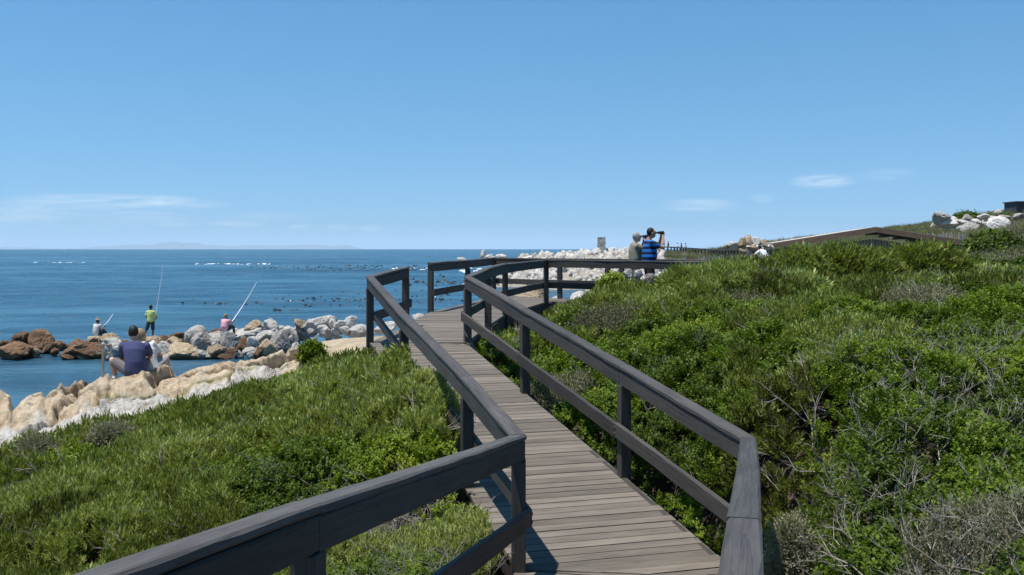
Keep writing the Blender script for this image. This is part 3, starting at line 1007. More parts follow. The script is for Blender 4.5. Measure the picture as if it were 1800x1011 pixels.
rp = np.array([W(*p) for p in ridge_px]); rp[:, 2] -= CZ
fu = np.array([p[0] for p in foot_px], float)
fp = np.array([W(*p) for p in foot_px]); fp[:, 2] -= CZ
cols = np.linspace(-140, 560, 340)
rows = np.concatenate([np.linspace(-1, 0, 26)[:-1], np.linspace(0, 1, 64), [1.08]])
rid3 = np.stack([np.interp(cols, ru, rp[:, k]) for k in range(3)], -1)
foo3 = np.stack([np.interp(cols, fu, fp[:, k]) for k in range(3)], -1)
LV = []
for v in rows:
    if v <= 0:
        q = rid3 + np.array([-0.15, 1.7, -3.2]) * (-v) ** 1.15
    else:
        e = v
        q = rid3 * (1 - e) + foo3 * e
        q[:, 2] += 0.10 * np.sin(np.pi * min(v, 1)) - 0.25 * max(0, v - 1) / 0.08 - 0.35 * np.exp(-((v - 0.62) / 0.09) ** 2) * (cols < 330) * 0.4
    LV.append(q)
LV = np.array(LV)
uu = np.repeat(cols[None, :], len(rows), 0) / 100.0
vv2 = np.repeat(rows[:, None], len(cols), 1)
WX, WY = LV[:, :, 0], LV[:, :, 1]
# blocks split by cracks that lean to the right, each block with its own level and slant
qa = (WX * 1.05 + LV[:, :, 2] * 0.9 + 0.35 * (fbm(WX * 1.7, WY * 1.7, 21, 3) - 0.5)) * 1.05
qb = (WY * 0.9 - LV[:, :, 2] * 0.5 + 0.3 * (fbm(WX * 1.9, WY * 1.9, 22, 3) - 0.5)) * 0.8
best1 = np.full(qa.shape, 9.0); best2 = np.full(qa.shape, 9.0); lev = np.zeros(qa.shape); gx_ = np.zeros(qa.shape)
ia, ib = np.floor(qa), np.floor(qb)
for da in (-1, 0, 1):
    for db in (-1, 0, 1):
        ca_, cb_ = ia + da, ib + db
        pa, pb = ca_ + h2(ca_, cb_, 23), cb_ + h2(ca_, cb_, 24)
        dist_ = np.hypot(qa - pa, qb - pb)
        lv = h2(ca_, cb_, 25) - 0.5 + (qa - pa) * (h2(ca_, cb_, 26) - 0.35) * 0.9 + (qb - pb) * (h2(ca_, cb_, 27) - 0.5) * 0.6
        closer = dist_ < best1
        best2 = np.where(closer, best1, np.minimum(best2, dist_))
        lev = np.where(closer, lv, lev)
        best1 = np.where(closer, dist_, best1)
crack = np.clip(1 - (best2 - best1) / 0.10, 0, 1)
stl = (WX * 1.0 + LV[:, :, 2] * 0.55 + WY * 0.25)
st1 = 1 - np.abs(2 * vnoise(stl * 5.0, WY * 0.8, 11) - 1)
st2 = 1 - np.abs(2 * vnoise(stl * 17, WY * 1.2, 12) - 1)
fine = fbm(WX * 9, WY * 9 + LV[:, :, 2] * 6, 15, 4) - 0.5
disp = 0.32 * lev - 0.16 * crack + 0.075 * (st1 - 0.55) + 0.03 * (st2 - 0.5) + 0.06 * fine
fade = np.clip((1.06 - np.abs(vv2)) / 0.25, 0, 1) * np.where(np.abs(vv2) < 0.05, 0.6, 1.0)
LV[:, :, 2] += disp * fade
LV[:, :, 1] -= 0.6 * disp * fade
LV[:, :, 0] += 0.05 * fine * fade
LV[:, :, 2] += CZ
nrw, ncl = LV.shape[:2]
ij = np.arange(nrw * ncl).reshape(nrw, ncl)
LF = np.stack([ij[:-1, :-1], ij[1:, :-1], ij[1:, 1:], ij[:-1, 1:]], -1).reshape(-1, 4)
ts = NT('shelf_rock')
atr = ts.node('ShaderNodeAttribute', attribute_name='tone')
v0 = ts.coords()
a = ts.noise(v0, 1.6, 8, 0.7, 0.4)
b = ts.noise(ts.coords((9, 4, 4)), 1.0, 7, 0.72, 0.8)
c1 = ts.ramp(a, [(0.25, (0.30, 0.20, 0.115)), (0.45, (0.49, 0.385, 0.255)), (0.72, (0.56, 0.48, 0.365))])
c2 = ts.ramp(a, [(0.28, (0.36, 0.33, 0.28)), (0.6, (0.56, 0.53, 0.47))])
sc = ts.mix(atr.outputs['Fac'], c1, c2)
grs = ts.math('MULTIPLY', ts.node('ShaderNodeAttribute', attribute_name='moss').outputs['Fac'], ts.ramp(ts.noise(v0, 5, 5), [(0.35, (0, 0, 0)), (0.6, (1, 1, 1))]))
sc = ts.mix(grs, sc, (0.16, 0.155, 0.05))
sc = ts.mix(1.0, sc, ts.ramp(b, [(0.3, (0.45, 0.40, 0.36)), (0.55, (1.1, 1.1, 1.1))]), 'MULTIPLY')
M_SHELF = ts.done(ts.principled(sc, 0.9, ts.bump(ts.math('ADD', b, a), 1.0, 0.09), 0.25))
lm = fast_mesh('rock_shelf', LV.reshape(-1, 3), LF, M_SHELF)
tone = np.clip((vv2 - 0.55 + 0.25 * (fbm(uu * 3, vv2 * 3, 16) - 0.5)) / 0.12, 0, 1)
moss = np.exp(-((vv2 - 0.60 - 0.06 * np.sin(uu * 3)) / 0.05) ** 2) * (uu > 1.6)
for nm, arr in (('tone', tone), ('moss', moss)):
    at_ = lm.attributes.new(nm, 'FLOAT', 'POINT')
    at_.data.foreach_set('value', arr.ravel().astype(np.float32))
kind(link('rock_shelf', lm), 'structure')


# ------------------------------------------------------------------ foliage
def leaf_material(name, lo, mid, hi, instanced, gloss=0.55, trans=0.27):
    t = NT(name)
    at = t.node('ShaderNodeAttribute', attribute_name='tint', attribute_type='INSTANCER' if instanced else 'GEOMETRY')
    oi = t.n.new('ShaderNodeObjectInfo')
    n = t.noise(t.coords((1, 1, 1)), 45.0, 2, 0.5)
    f = t.math('ADD', at.outputs['Fac'], t.math('MULTIPLY', t.math('SUBTRACT', n, 0.5), 0.7))
    col = t.ramp(f, [(0.0, lo), (0.5, mid), (1.0, hi)])
    p = t.principled(col, gloss, None, 0.22)
    tr = t.n.new('ShaderNodeBsdfTranslucent')
    t.l.new(t.mix(1.0, col, (1.25, 1.3, 0.7), 'MULTIPLY'), tr.inputs['Color'])
    mx = t.n.new('ShaderNodeMixShader')
    mx.inputs[0].default_value = trans
    t.l.new(p.outputs[0], mx.inputs[1]); t.l.new(tr.outputs[0], mx.inputs[2])
    return t.done(mx)


PAL = {'broad': ((0.034, 0.052, 0.003), (0.098, 0.158, 0.008), (0.25, 0.30, 0.028)),
       'narrow': ((0.056, 0.066, 0.008), (0.198, 0.236, 0.042), (0.42, 0.45, 0.18)),
       'grey': ((0.07, 0.074, 0.04), (0.17, 0.17, 0.10), (0.30, 0.29, 0.19))}
LEAF = {k: (leaf_material(k + '_leaf', *v, True), leaf_material(k + '_leaf_of_shrub', *v, False)) for k, v in PAL.items()}
M_TWIG = plain('dry_twig', (0.28, 0.25, 0.215), 0.9, 0.4, 20)
M_STEM = plain('shrub_stem', (0.10, 0.078, 0.058), 0.9, 0.3, 20)


def sprig(kind_, seed):
    """one tuft: an array of vertices and quads"""
    r = random.Random(seed)
    vs, fs = [], []

    def leaf(p, d, ln, wd, fold):
        d = d.normalized()
        side = d.cross(Vector((r.uniform(-.4, .4), r.uniform(-.4, .4), 1)))
        if side.length < 1e-3:
            side = Vector((1, 0, 0))
        side.normalize()
        up = side.cross(d)
        i = len(vs)
        vs.extend([p, p + d * ln * 0.5 + side * wd / 2 + up * fold, p + d * ln - up * fold * 0.8, p + d * ln * 0.5 - side * wd / 2 + up * fold])
        fs.append((i, i + 1, i + 2, i + 3))
    if kind_ == 'narrow':
        for s in range(7):
            a = r.uniform(0, 6.28); lean = r.uniform(0.05, 0.5)
            ax = Vector((math.cos(a) * lean, math.sin(a) * lean, 1)).normalized()
            base = Vector((r.uniform(-.05, .05), r.uniform(-.05, .05), -0.05))
            H = r.uniform(0.10, 0.17)
            for k in range(13):
                tt = 0.25 + 0.75 * k / 12
                b = k * 2.4 + a
                out = Vector((math.cos(b), math.sin(b), 0))
                spread = 0.95 * (1 - tt) + 0.40
                leaf(base + ax * H * tt, ax * 1.0 + out * spread, r.uniform(0.045, 0.070), r.uniform(0.012, 0.017), 0.0015)
    elif kind_ == 'broad':
        for s in range(8):
            a = r.uniform(0, 6.28); lean = r.uniform(0.1, 1.0)
            ax = Vector((math.cos(a) * lean, math.sin(a) * lean, 1)).normalized()
            base = Vector((r.uniform(-.05, .05), r.uniform(-.05, .05), -0.06))
            H = r.uniform(0.08, 0.15)
            for k in range(10):
                tt = 0.3 + 0.7 * k / 9
                b = k * 2.4 + a
                out = Vector((math.cos(b), math.sin(b), r.uniform(-.2, .5)))
                leaf(base + ax * H * tt, ax * 0.55 + out * 0.9, r.uniform(0.024, 0.038), r.uniform(0.015, 0.022), 0.002)
    else:      # grey, fine
        for s in range(9):
            a = r.uniform(0, 6.28); lean = r.uniform(0.1, 0.9)
            ax = Vector((math.cos(a) * lean, math.sin(a) * lean, 1)).normalized()
            base = Vector((r.uniform(-.06, .06), r.uniform(-.06, .06), -0.06))
            H = r.uniform(0.08, 0.18)
            for k in range(9):
                tt = 0.2 + 0.8 * k / 8
                b = k * 2.4 + a
                out = Vector((math.cos(b), math.sin(b), 0.2))
                leaf(base + ax * H * tt, ax * 0.9 + out * 0.6, r.uniform(0.018, 0.032), r.uniform(0.006, 0.010), 0.001)
    return np.array([v[:] for v in vs]), np.array(fs)


def stick(vs, fs, p, q, r0, r1, n=4):
    d = (q - p).normalized()
    s = d.cross(Vector((0.3, 0.2, 1)))
    if s.length < 1e-3:
        s = Vector((1, 0, 0))
    s.normalize(); u = d.cross(s)
    i = len(vs)
    for c, rr in ((p, r0), (q, r1)):
        for k in range(n):
            a = 6.2832 * k / n
            vs.append(c + (s * math.cos(a) + u * math.sin(a)) * rr)
    for k in range(n):
        fs.append((i + k, i + (k + 1) % n, i + n + (k + 1) % n, i + n + k))


def twig_tuft(seed, size=0.35, n=7, r0=0.005, gen=3):
    r = random.Random(seed)
    vs, fs = [], []

    def grow(p, d, ln, rad, g):
        k = 2
        for j in range(k):
            d = (d + Vector((r.uniform(-.35, .35), r.uniform(-.35, .35), r.uniform(-.2, .25)))).normalized()
            q = p + d * ln / k
            stick(vs, fs, p, q, rad, rad * 0.8)
            rad *= 0.8
            p = q
            if g > 0:
                for _ in range(1 if j == 0 else 2):
                    dd = (d + Vector((r.uniform(-.9, .9), r.uniform(-.9, .9), r.uniform(-.5, .7)))).normalized()
                    grow(p, dd, ln * r.uniform(0.45, 0.7), rad * 0.75, g - 1)
    for s in range(n):
        a = r.uniform(0, 6.28)
        grow(Vector((r.uniform(-.04, .04), r.uniform(-.04, .04), -0.12)), Vector((math.cos(a) * r.uniform(.3, 1.0), math.sin(a) * r.uniform(.3, 1.0), r.uniform(0.5, 1))).normalized(), size * r.uniform(0.6, 1.1), r0 * r.uniform(.7, 1.2), gen - 1)
    return np.array([v[:] for v in vs]), np.array(fs)


SPRIG = {k: [sprig(k, 100 + i * 7 + j * 31) for i in range(4)] for j, k in enumerate(('narrow', 'broad', 'grey'))}
SPRIG['twig'] = [twig_tuft(300 + i, 0.26, 2, 0.0055, 3) for i in range(5)]


def src_objects(kind_):
    res = []
    for i, (v, f) in enumerate(SPRIG[kind_]):
        me = fast_mesh('sprig_' + kind_, v, f, M_TWIG if kind_ == 'twig' else LEAF[kind_][0])
        res.append(bpy.data.objects.new('sprig_' + kind_, me))      # not linked: only a source for the scatter
    return res


SRC = {k: src_objects(k) for k in SPRIG}


def scatter(name, kind_, P, rot, scl, tint, label=None):
    n = len(P)
    me = bpy.data.meshes.new(name)
    me.vertices.add(n)
    me.vertices.foreach_set('co', np.asarray(P, np.float32).ravel())
    for nm, tp, arr, key in (('rot', 'FLOAT_VECTOR', rot, 'vector'), ('scl', 'FLOAT', scl, 'value'), ('tint', 'FLOAT', tint, 'value')):
        at = me.attributes.new(nm, tp, 'POINT')
        at.data.foreach_set(key, np.asarray(arr, np.float32).ravel())
    at = me.attributes.new('pick', 'INT', 'POINT')
    at.data.foreach_set('value', rng.integers(0, len(SRC[kind_]), n).astype(np.int32))
    o = link(name, me)
    kind(o, 'stuff')
    if label:
        o['label'] = label
        o['category'] = 'scrub'
    ng = bpy.data.node_groups.new(name + '_scatter', 'GeometryNodeTree')
    ng.interface.new_socket('Geometry', in_out='INPUT', socket_type='NodeSocketGeometry')
    ng.interface.new_socket('Geometry', in_out='OUTPUT', socket_type='NodeSocketGeometry')
    nn, ll = ng.nodes, ng.links
    gi, go = nn.new('NodeGroupInput'), nn.new('NodeGroupOutput')
    jn = nn.new('GeometryNodeJoinGeometry')
    for so in SRC[kind_]:
        oi = nn.new('GeometryNodeObjectInfo')
        oi.inputs['Object'].default_value = so
        oi.inputs['As Instance'].default_value = False
        g2 = nn.new('GeometryNodeGeometryToInstance')
        ll.new(oi.outputs['Geometry'], g2.inputs[0])
        ll.new(g2.outputs[0], jn.inputs[0])
    ip = nn.new('GeometryNodeInstanceOnPoints')

    def named(nm, tp):
        a_ = nn.new('GeometryNodeInputNamedAttribute')
        a_.data_type = tp
        a_.inputs['Name'].default_value = nm
        return a_.outputs['Attribute']
    ll.new(gi.outputs[0], ip.inputs['Points'])
    ll.new(jn.outputs[0], ip.inputs['Instance'])
    ip.inputs['Pick Instance'].default_value = True
    ll.new(named('pick', 'INT'), ip.inputs['Instance Index'])
    ll.new(named('rot', 'FLOAT_VECTOR'), ip.inputs['Rotation'])
    ll.new(named('scl', 'FLOAT'), ip.inputs['Scale'])
    ll.new(ip.outputs[0], go.inputs[0])
    md = o.modifiers.new('scatter', 'NODES')
    md.node_group = ng
    return o


# mounds: the scrub is a crowd of small domes
def mound_field(x, y, cell, seed):
    best = np.full(x.shape, -9.0)
    bid = np.zeros(x.shape, np.int64)
    ix, iy = np.floor(x / cell), np.floor(y / cell)
    for dx in (-1, 0, 1):
        for dy in (-1, 0, 1):
            cx, cy = ix + dx, iy + dy
            px = (cx + 0.15 + 0.7 * h2(cx, cy, seed)) * cell
            py = (cy + 0.15 + 0.7 * h2(cx, cy, seed + 1)) * cell
            rr = cell * (0.65 + 0.45 * h2(cx, cy, seed + 2))
            am = 0.35 + 0.65 * h2(cx, cy, seed + 3)
            d2 = ((x - px) ** 2 + (y - py) ** 2) / rr ** 2
            h = am * (1 - d2)
            up = h > best
            best = np.where(up, h, best)
            bid = np.where(up, (cx.astype(np.int64) * 7919 + cy.astype(np.int64) * 104729), bid)
    return np.maximum(best, -0.6), bid


def canopy(x, y):
    m1, id1 = mound_field(x, y, 0.85, 201)
    m2, id2 = mound_field(x, y, 2.6, 301)
    near = np.clip((32 - y) / 8, 0, 1)
    left = x < (0.05 - 0.283 * (y - 7.6))
    a1 = np.where(left & (y < 16), 0.22, 0.32)
    z = S(x, y) + hill_relief(x, y) - 0.10 + near * a1 * (m1 - 0.2) + np.where(left, 0.18, 0.34 + 0.1 * (1 - near)) * (m2 - 0.3) * np.where(left & (y < 16), 0.9, 1.2)
    z = z - 0.42 * np.exp(-((x + 1.15) / 0.75) ** 2 - ((y - 8.75) / 0.45) ** 2) - 0.35 * np.exp(-((x + 3.9) / 0.5) ** 2 - ((y - 8.6) / 0.35) ** 2) - 0.15 * np.exp(-((x - 3.6) / 0.6) ** 2 - ((y - 4.7) / 0.4) ** 2)
    dd = seg_dist(x, y, DECK_LOOP)
    right_low = (~left) & (y < 17)
    lim = deck_zv(y) + np.where(right_low, -0.12 + 2.1 * np.maximum(dd - 0.1, 0), 0.55 + 0.8 * dd)
    lim = np.where((y < 8.2) & left, deck_zv(y) + 0.05 + 0.9 * dd, lim)
    lim = np.where((~left) & (y >= 17) & (y < 26), deck_zv(y) - 0.05 + 1.1 * dd, lim)
    z = np.minimum(z, np.where(y < 26, lim, 99))
    return z, id1, id2


def sample(poly, box, dens_fn, dmax):
    x0, x1, y0, y1 = box
    n = int((x1 - x0) * (y1 - y0) * dmax)
    x = rng.uniform(x0, x1, n); y = rng.uniform(y0, y1, n)
    k = inside(poly, x, y) & (rng.random(n) * dmax < dens_fn(x, y))
    x, y = x[k], y[k]
    dd = seg_dist(x, y, DECK_LOOP)
    k = ~(inside(DECK_POLY, x, y)) & (dd > 0.13)
    # keep to what can be seen from here and from a few steps aside
    k &= (np.abs(x) < 0.62 * y + 2.2)
    return x[k], y[k]


def orient(x, y, bias=0.55):
    e = 0.06
    z, i1, i2 = canopy(x, y)
    zx, _, _ = canopy(x + e, y)
    zy, _, _ = canopy(x, y + e)
    nx, ny = -(zx - z) / e, -(zy - z) / e
    nx, ny = np.clip(nx, -2, 2) * (1 - bias), np.clip(ny, -2, 2) * (1 - bias)
    rx = np.arctan2(-ny, 1.0)
    ry = np.arctan2(nx, 1.0)
    rot = np.stack([rx + rng.normal(0, .22, x.size), ry + rng.normal(0, .22, x.size), rng.uniform(0, 6.28, x.size)], -1)
    return z, i1, i2, rot


def hid(i, s):
    return h2(i % 100003, i // 100003 % 100003, s)


def plant(polyname, poly, box, dens_fn, dmax, species_fn):
    x, y = sample(poly, box, dens_fn, dmax)
    z, i1, i2, rot = orient(x, y)
    d = np.hypot(x, y)
    z = z - rng.random(x.size) ** 2 * 0.26
    scl = np.clip(d / 9.0, 0.9, 3.4) * rng.uniform(0.75, 1.25, x.size)
    tint = 0.16 + 0.45 * hid(i1, 7) + np.where(x < 0.05 - 0.283 * (y - 7.6), 0.22 * np.clip((x + 4.0) / 3.0, 0, 1), 0) + 0.25 * (hid(i2, 8) - 0.5) + rng.normal(0, 0.13, x.size)
    tint = tint - 0.12 * ((y < 7.5) & (x > 0.24 * y))  # near right leaves darkened: shadow of the slope put into their colour
    sp = species_fn(x, y, hid(i1, 9), hid(i2, 10), rng.random(x.size))
    for code, key in enumerate(('narrow', 'broad', 'grey', 'twig')):
        k = sp == code
        if k.sum() < 5:
            continue
        sc_k = np.minimum(scl[k], 1.5) if key == 'twig' else scl[k]
        P = np.stack([x[k], y[k], z[k] + CZ - np.where(y[k] < 30, 0.13, 0.05) * np.maximum(sc_k - 0.6, 0)], -1)
        scatter(f'{polyname}_{ {"narrow": "narrow_leaf", "broad": "broad_leaf", "grey": "grey_leaf", "twig": "dry_twig"}[key]}_scrub', key, P, rot[k], sc_k, tint[k])
    return x.size


def sp_left(x, y, a, b, u):
    s = np.zeros(x.size, int)
    s[a > 0.80] = 1
    s[(a > 0.5) & (b > 0.78) & (u < 0.5)] = 1
    near_rail = (y < 8.6) & (x > -2.6)
    s[np.exp(-((x + 1.15) / 0.75) ** 2 - ((y - 8.75) / 0.45) ** 2) > 0.35 + 0.6 * u] = 3
    s[(u < 0.03) | (near_rail & (u < 0.12) & (a > 0.3))] = 3
    s[(y > 12.2 - 0.1 * x) & (u < 0.25)] = 2
    return s


def sp_right(x, y, a, b, u):
    t = x / np.maximum(y, 0.1)
    s = np.ones(x.size, int)
    s[(y > 15.3) & (a > 0.45)] = 0
    ol = (t > 0.22) & (t < 0.40) & (y > 7.5) & (y < 13.5)
    s[ol & (a > 0.25)] = 0
    s[(a > 0.93)] = 2
    fr = (y < 9.0) & (t > 0.24)
    s[fr & (a > 0.84)] = 2
    s[fr & (u < 0.055)] = 3
    s[(~fr) & (u < 0.016)] = 3
    s[fr & (b > 0.6) & (u > 0.055) & (u < 0.10)] = 3
    s[(y > 30) & (a > 0.22)] = 2
    s[(y > 30) & (b > 0.6)] = 2
    return s


def far_d(x, y):
    d = np.hypot(x, y)
    thin = 1.25 - 0.3 * ((y < 8.5) & (x > 0.24 * y)) * (vnoise(x * 1.5, y * 1.5, 77) > 0.5)
    return thin * np.clip(230 * (8.0 / np.maximum(d, 5)) ** 1.55, 1.2, 240)


plant('left_bank', LEFT_SCRUB, (-10, 0.2, 2.5, 16.8), far_d, 240, sp_left)
plant('right_slope', RIGHT_SCRUB, (-0.8, 13, 2.0, 26), far_d, 240, sp_right)
plant('hillside', RIGHT_SCRUB + [], (5, 75, 26, 172), lambda x, y: np.clip(42 * (26 / np.maximum(y, 10)) ** 1.15, 5, 42) * (1 - 0.45 * (fbm(x * 0.13, y * 0.13, 8, 4) > 0.60)), 42, sp_right)


# ---- shrubs that stand out singly
def shrub(label, px, py_top, py_base, d, half_w_px, species, tint0, n, depth=1.0, name='shrub', sparse=0.0):
    base = W(px, py_base, d)
    top = W(px, py_top, d)
    H = top.z - base.z
    rx = half_w_px * d / F
    ry = rx * depth
    root = thing(name, label, 'shrub', base)
    # points over and inside an uneven dome
    a = rng.uniform(0, 6.2832, n); cz = rng.uniform(-0.05, 1, n)
    sr = np.sqrt(np.maximum(0, 1 - cz ** 2))
    ux, uy, uz = sr * np.cos(a), sr * np.sin(a), cz
    lump = 0.80 + 0.42 * (fbm(a * 1.9 + px, cz * 3.1 + py_top, 400, 3)) * 1.0 - 0.12
    rad = lump * (1 - 0.30 * rng.random(n) ** 2.2)
    s0 = min(max(d / 9.0, 0.8), 4.5)
    s = s0 * rng.uniform(0.75, 1.3, n) * (0.75 if species == 'twig' else 1)
    shr = 0.13 * s0
    X, Y, Z = ux * max(rx - shr * 0.6, rx * 0.5) * rad, uy * max(ry - shr * 0.6, ry * 0.5) * rad, uz * max(H - shr, H * 0.4) * rad
    tl = np.clip(tint0 + rng.normal(0, 0.15, n) + 0.25 * (lump - 0.9), 0, 1)
    VV, FF, TT = [], [], []
    off = 0
    pick = rng.integers(0, len(SPRIG[species]), n)
    for i in range(n):
        v, f = SPRIG[species][pick[i]]
        e = Euler((-uy[i] * 0.9 + rng.normal(0, .2), ux[i] * 0.9 + rng.normal(0, .2), rng.uniform(0, 6.28)))
        m = np.array(e.to_matrix()) * s[i]
        # the spin comes first, then the lean
        mm = np.array((Matrix.Rotation(e.y, 3, 'Y') @ Matrix.Rotation(e.x, 3, 'X') @ Matrix.Rotation(e.z, 3, 'Z'))) * s[i]
        VV.append(v @ mm.T + np.array((X[i], Y[i], Z[i])))
        FF.append(f + off)
        TT.append(np.full(len(v), tl[i]))
        off += len(v)
    me = fast_mesh('foliage', np.concatenate(VV), np.concatenate(FF), M_TWIG if species == 'twig' else LEAF[species][1])
    at = me.attributes.new('tint', 'FLOAT', 'POINT')
    at.data.foreach_set('value', np.concatenate(TT).astype(np.float32))
    link('foliage', me, root)
    vs, fs = [], []
    for k in range(9):
        an = 6.28 * k / 9 + rng.uniform(-.3, .3)
        p = Vector((rng.uniform(-.04, .04), rng.uniform(-.04, .04), -0.35))
        q = Vector((math.cos(an) * rx * 0.35, math.sin(an) * ry * 0.35, H * 0.4))
        e_ = Vector((math.cos(an) * rx * 0.62, math.sin(an) * ry * 0.62, H * 0.72))
        stick(vs, fs, p, q, 0.022 * rx / 0.5, 0.014 * rx / 0.5, 5)
        stick(vs, fs, q, e_, 0.014 * rx / 0.5, 0.006 * rx / 0.5, 5)
    link('stem', new_mesh('stem', vs, fs, M_STEM), root)
    return root


shrub('bright green dome bush at the bend of the far railing', 1078, 460, 556, 20.6, 44, 'broad', 0.80, 620, 0.9)
shrub('broad dark olive bush in front of the shed', 1480, 428, 510, 24.0, 120, 'narrow', 0.38, 1200, 0.6)
shrub('broad olive bush at the right end of the shed', 1612, 426, 505, 24.6, 100, 'narrow', 0.34, 1000, 0.6)
shrub('rounded bush left of the broad bush by the shed', 1405, 434, 500, 23.5, 58, 'narrow', 0.52, 600, 0.7)
shrub('pale feathery bush below the man in white', 1285, 455, 530, 18.6, 62, 'narrow', 0.66, 620, 0.8)
shrub('pale green upright bush right of the pale feathery bush', 1400, 476, 545, 17.5, 66, 'narrow', 0.72, 620, 0.8)
shrub('low pale bush behind the railing at right of the two men', 1205, 468, 530, 18.4, 48, 'narrow', 0.58, 420, 0.8)
shrub('olive upright bush in the middle of the right slope', 1470, 572, 720, 10.3, 112, 'narrow', 0.52, 900, 0.8)
shrub('small bright green shrub between the deck and the handrail', 893, 574, 628, 16.4, 22, 'broad', 0.85, 150, 1.0)
shrub('grey green shrub at the foot of the right ramp railing', 893, 612, 668, 15.2, 26, 'grey', 0.6, 160, 1.0)
shrub('silvery shrub leaning over the left edge of the ramp', 752, 640, 800, 10.7, 66, 'narrow', 0.80, 640, 0.9)
shrub('small green tuft at the edge of the sand', 548, 601, 626, 17.2, 14, 'broad', 0.45, 90, 1.0)
shrub('pale grey shrub at the foot of the rock shelf', 195, 738, 775, 12.9, 44, 'grey', 0.75, 260, 0.7)
shrub('grey shrub left of the pale grey shrub by the rocks', 62, 762, 800, 12.6, 40, 'grey', 0.6, 220, 0.7)
shrub('dark green bush at the right edge above the path', 1745, 398, 450, 40.0, 70, 'broad', 0.15, 520, 0.8)
shrub('dark bush at far right below the hilltop', 1800, 440, 500, 30.0, 70, 'broad', 0.12, 500, 0.8)
shrub('dark bush left of the bare path', 1715, 440, 500, 30.0, 52, 'broad', 0.18, 420, 0.8)
shrub('round green bush on top of the white outcrop', 1698, 370, 388, 74.0, 28, 'broad', 0.30, 200, 0.8)
shrub('pale tufted bush beside the lower right handrail', 1392, 880, 1010, 6.0, 48, 'grey', 0.8, 300, 0.9)
# dead shrubs
shrub('bare grey dead shrub in the lower right scrub', 1570, 690, 800, 7.2, 80, 'twig', 0.5, 110, 0.8, 'dead_shrub')
shrub('bare twiggy dead shrub in the bottom right corner', 1740, 860, 1010, 4.9, 130, 'twig', 0.5, 80, 0.8, 'dead_shrub')
shrub('dry grey tangle below the near left handrail', 640, 905, 1010, 8.4, 70, 'twig', 0.5, 60, 0.8, 'dead_shrub')
shrub('grey dead branches under the pale feathery bush', 1335, 490, 530, 17.0, 50, 'twig', 0.5, 70, 0.8, 'dead_shrub')

# ------------------------------------------------------------------ kelp and surf
vs, fs = [], []


def blob(c, a, b, h):
    i = len(vs)
    n = 6
    for z, k in ((-0.1, 1.0), (0.55, 0.8), (1.0, 0.25)):
        for j in range(n):
            t = 6.2832 * j / n
            w_ = rng.uniform(0.75, 1.25)
            vs.append((c[0] + math.cos(t) * a * k * w_, c[1] + math.sin(t) * b * k * w_, c[2] + h * z))
    for r_ in range(2):
        for j in range(n):
            fs.append((i + r_ * n + j, i + r_ * n + (j + 1) % n, i + (r_ + 1) * n + (j + 1) % n, i + (r_ + 1) * n + j))
    fs.append(tuple(i + 2 * n + j for j in range(n)))


def sea_at(px, py):
    d = CZ * F / (py - EYE)
    return ((px - 900) * d / F, d, -d * d / (2 * RE)), d


for n_, x0, x1, y0, y1, w_ in [(150, 430, 850, 467, 472, 3.2), (90, 540, 790, 471, 477, 3), (60, 715, 840, 494, 502, 5), (70, 470, 660, 520, 540, 4.5), (60, 580, 780, 510, 534, 4.5), (18, 350, 480, 531, 536, 4), (8, 470, 540, 545, 549, 7), (26, 700, 815, 510, 530, 4), (6, 270, 350, 528, 536, 4), (16, 655, 800, 484, 492, 4)]:
    for k in range(n_):
        (c, d) = sea_at(rng.uniform(x0, x1), rng.uniform(y0, y1))
        s = w_ * d / F * rng.uniform(0.5, 1.2) / 2
        blob(c, s * 1.2, s * 1.5, min(s * 1.1, 0.5))
M_KELP = plain('kelp_frond', (0.016, 0.013, 0.010), 0.35, 0.4, 3)
kind(link('kelp', new_mesh('kelp', vs, fs, M_KELP)), 'stuff')
vs, fs = [], []
for n_, x0, x1, y0, y1, w_, h_ in [(22, 345, 480, 463.6, 465.4, 6, 0.16), (9, 60, 150, 461, 462.5, 6, 0.14), (22, 690, 860, 471.5, 474.5, 7, 0.2), (16, 800, 870, 476, 480, 7, 0.3), (14, 880, 950, 503, 507, 10, 0.3), (12, 1000, 1080, 506, 509, 10, 0.3)]:
    for k in range(n_):
        (c, d) = sea_at(rng.uniform(x0, x1), rng.uniform(y0, y1))
        s = w_ * d / F * rng.uniform(0.4, 1.2) / 2
        blob((c[0], c[1], c[2] + 0.03), s * 1.5, s * 0.6, h_ * rng.uniform(0.5, 1.1))
M_FOAM = plain('sea_foam', (0.78, 0.80, 0.80), 0.8, 0.1, 2)
kind(link('surf', new_mesh('surf', vs, fs, M_FOAM, True)), 'stuff')


# ------------------------------------------------------------------ built things in the distance
def box(parent, name, c, size, mat, rot=None, bev=0.0):
    sx, sy, sz = (s / 2 for s in size)
    v8 = [(-sx, -sy, -sz), (sx, -sy, -sz), (sx, sy, -sz), (-sx, sy, -sz), (-sx, -sy, sz), (sx, -sy, sz), (sx, sy, sz), (-sx, sy, sz)]
    m = Matrix.Translation(Vector(c)) @ (rot if rot is not None else Matrix.Identity(4))
    return link(name, box_mesh(name, v8, mat, bev), parent, m)


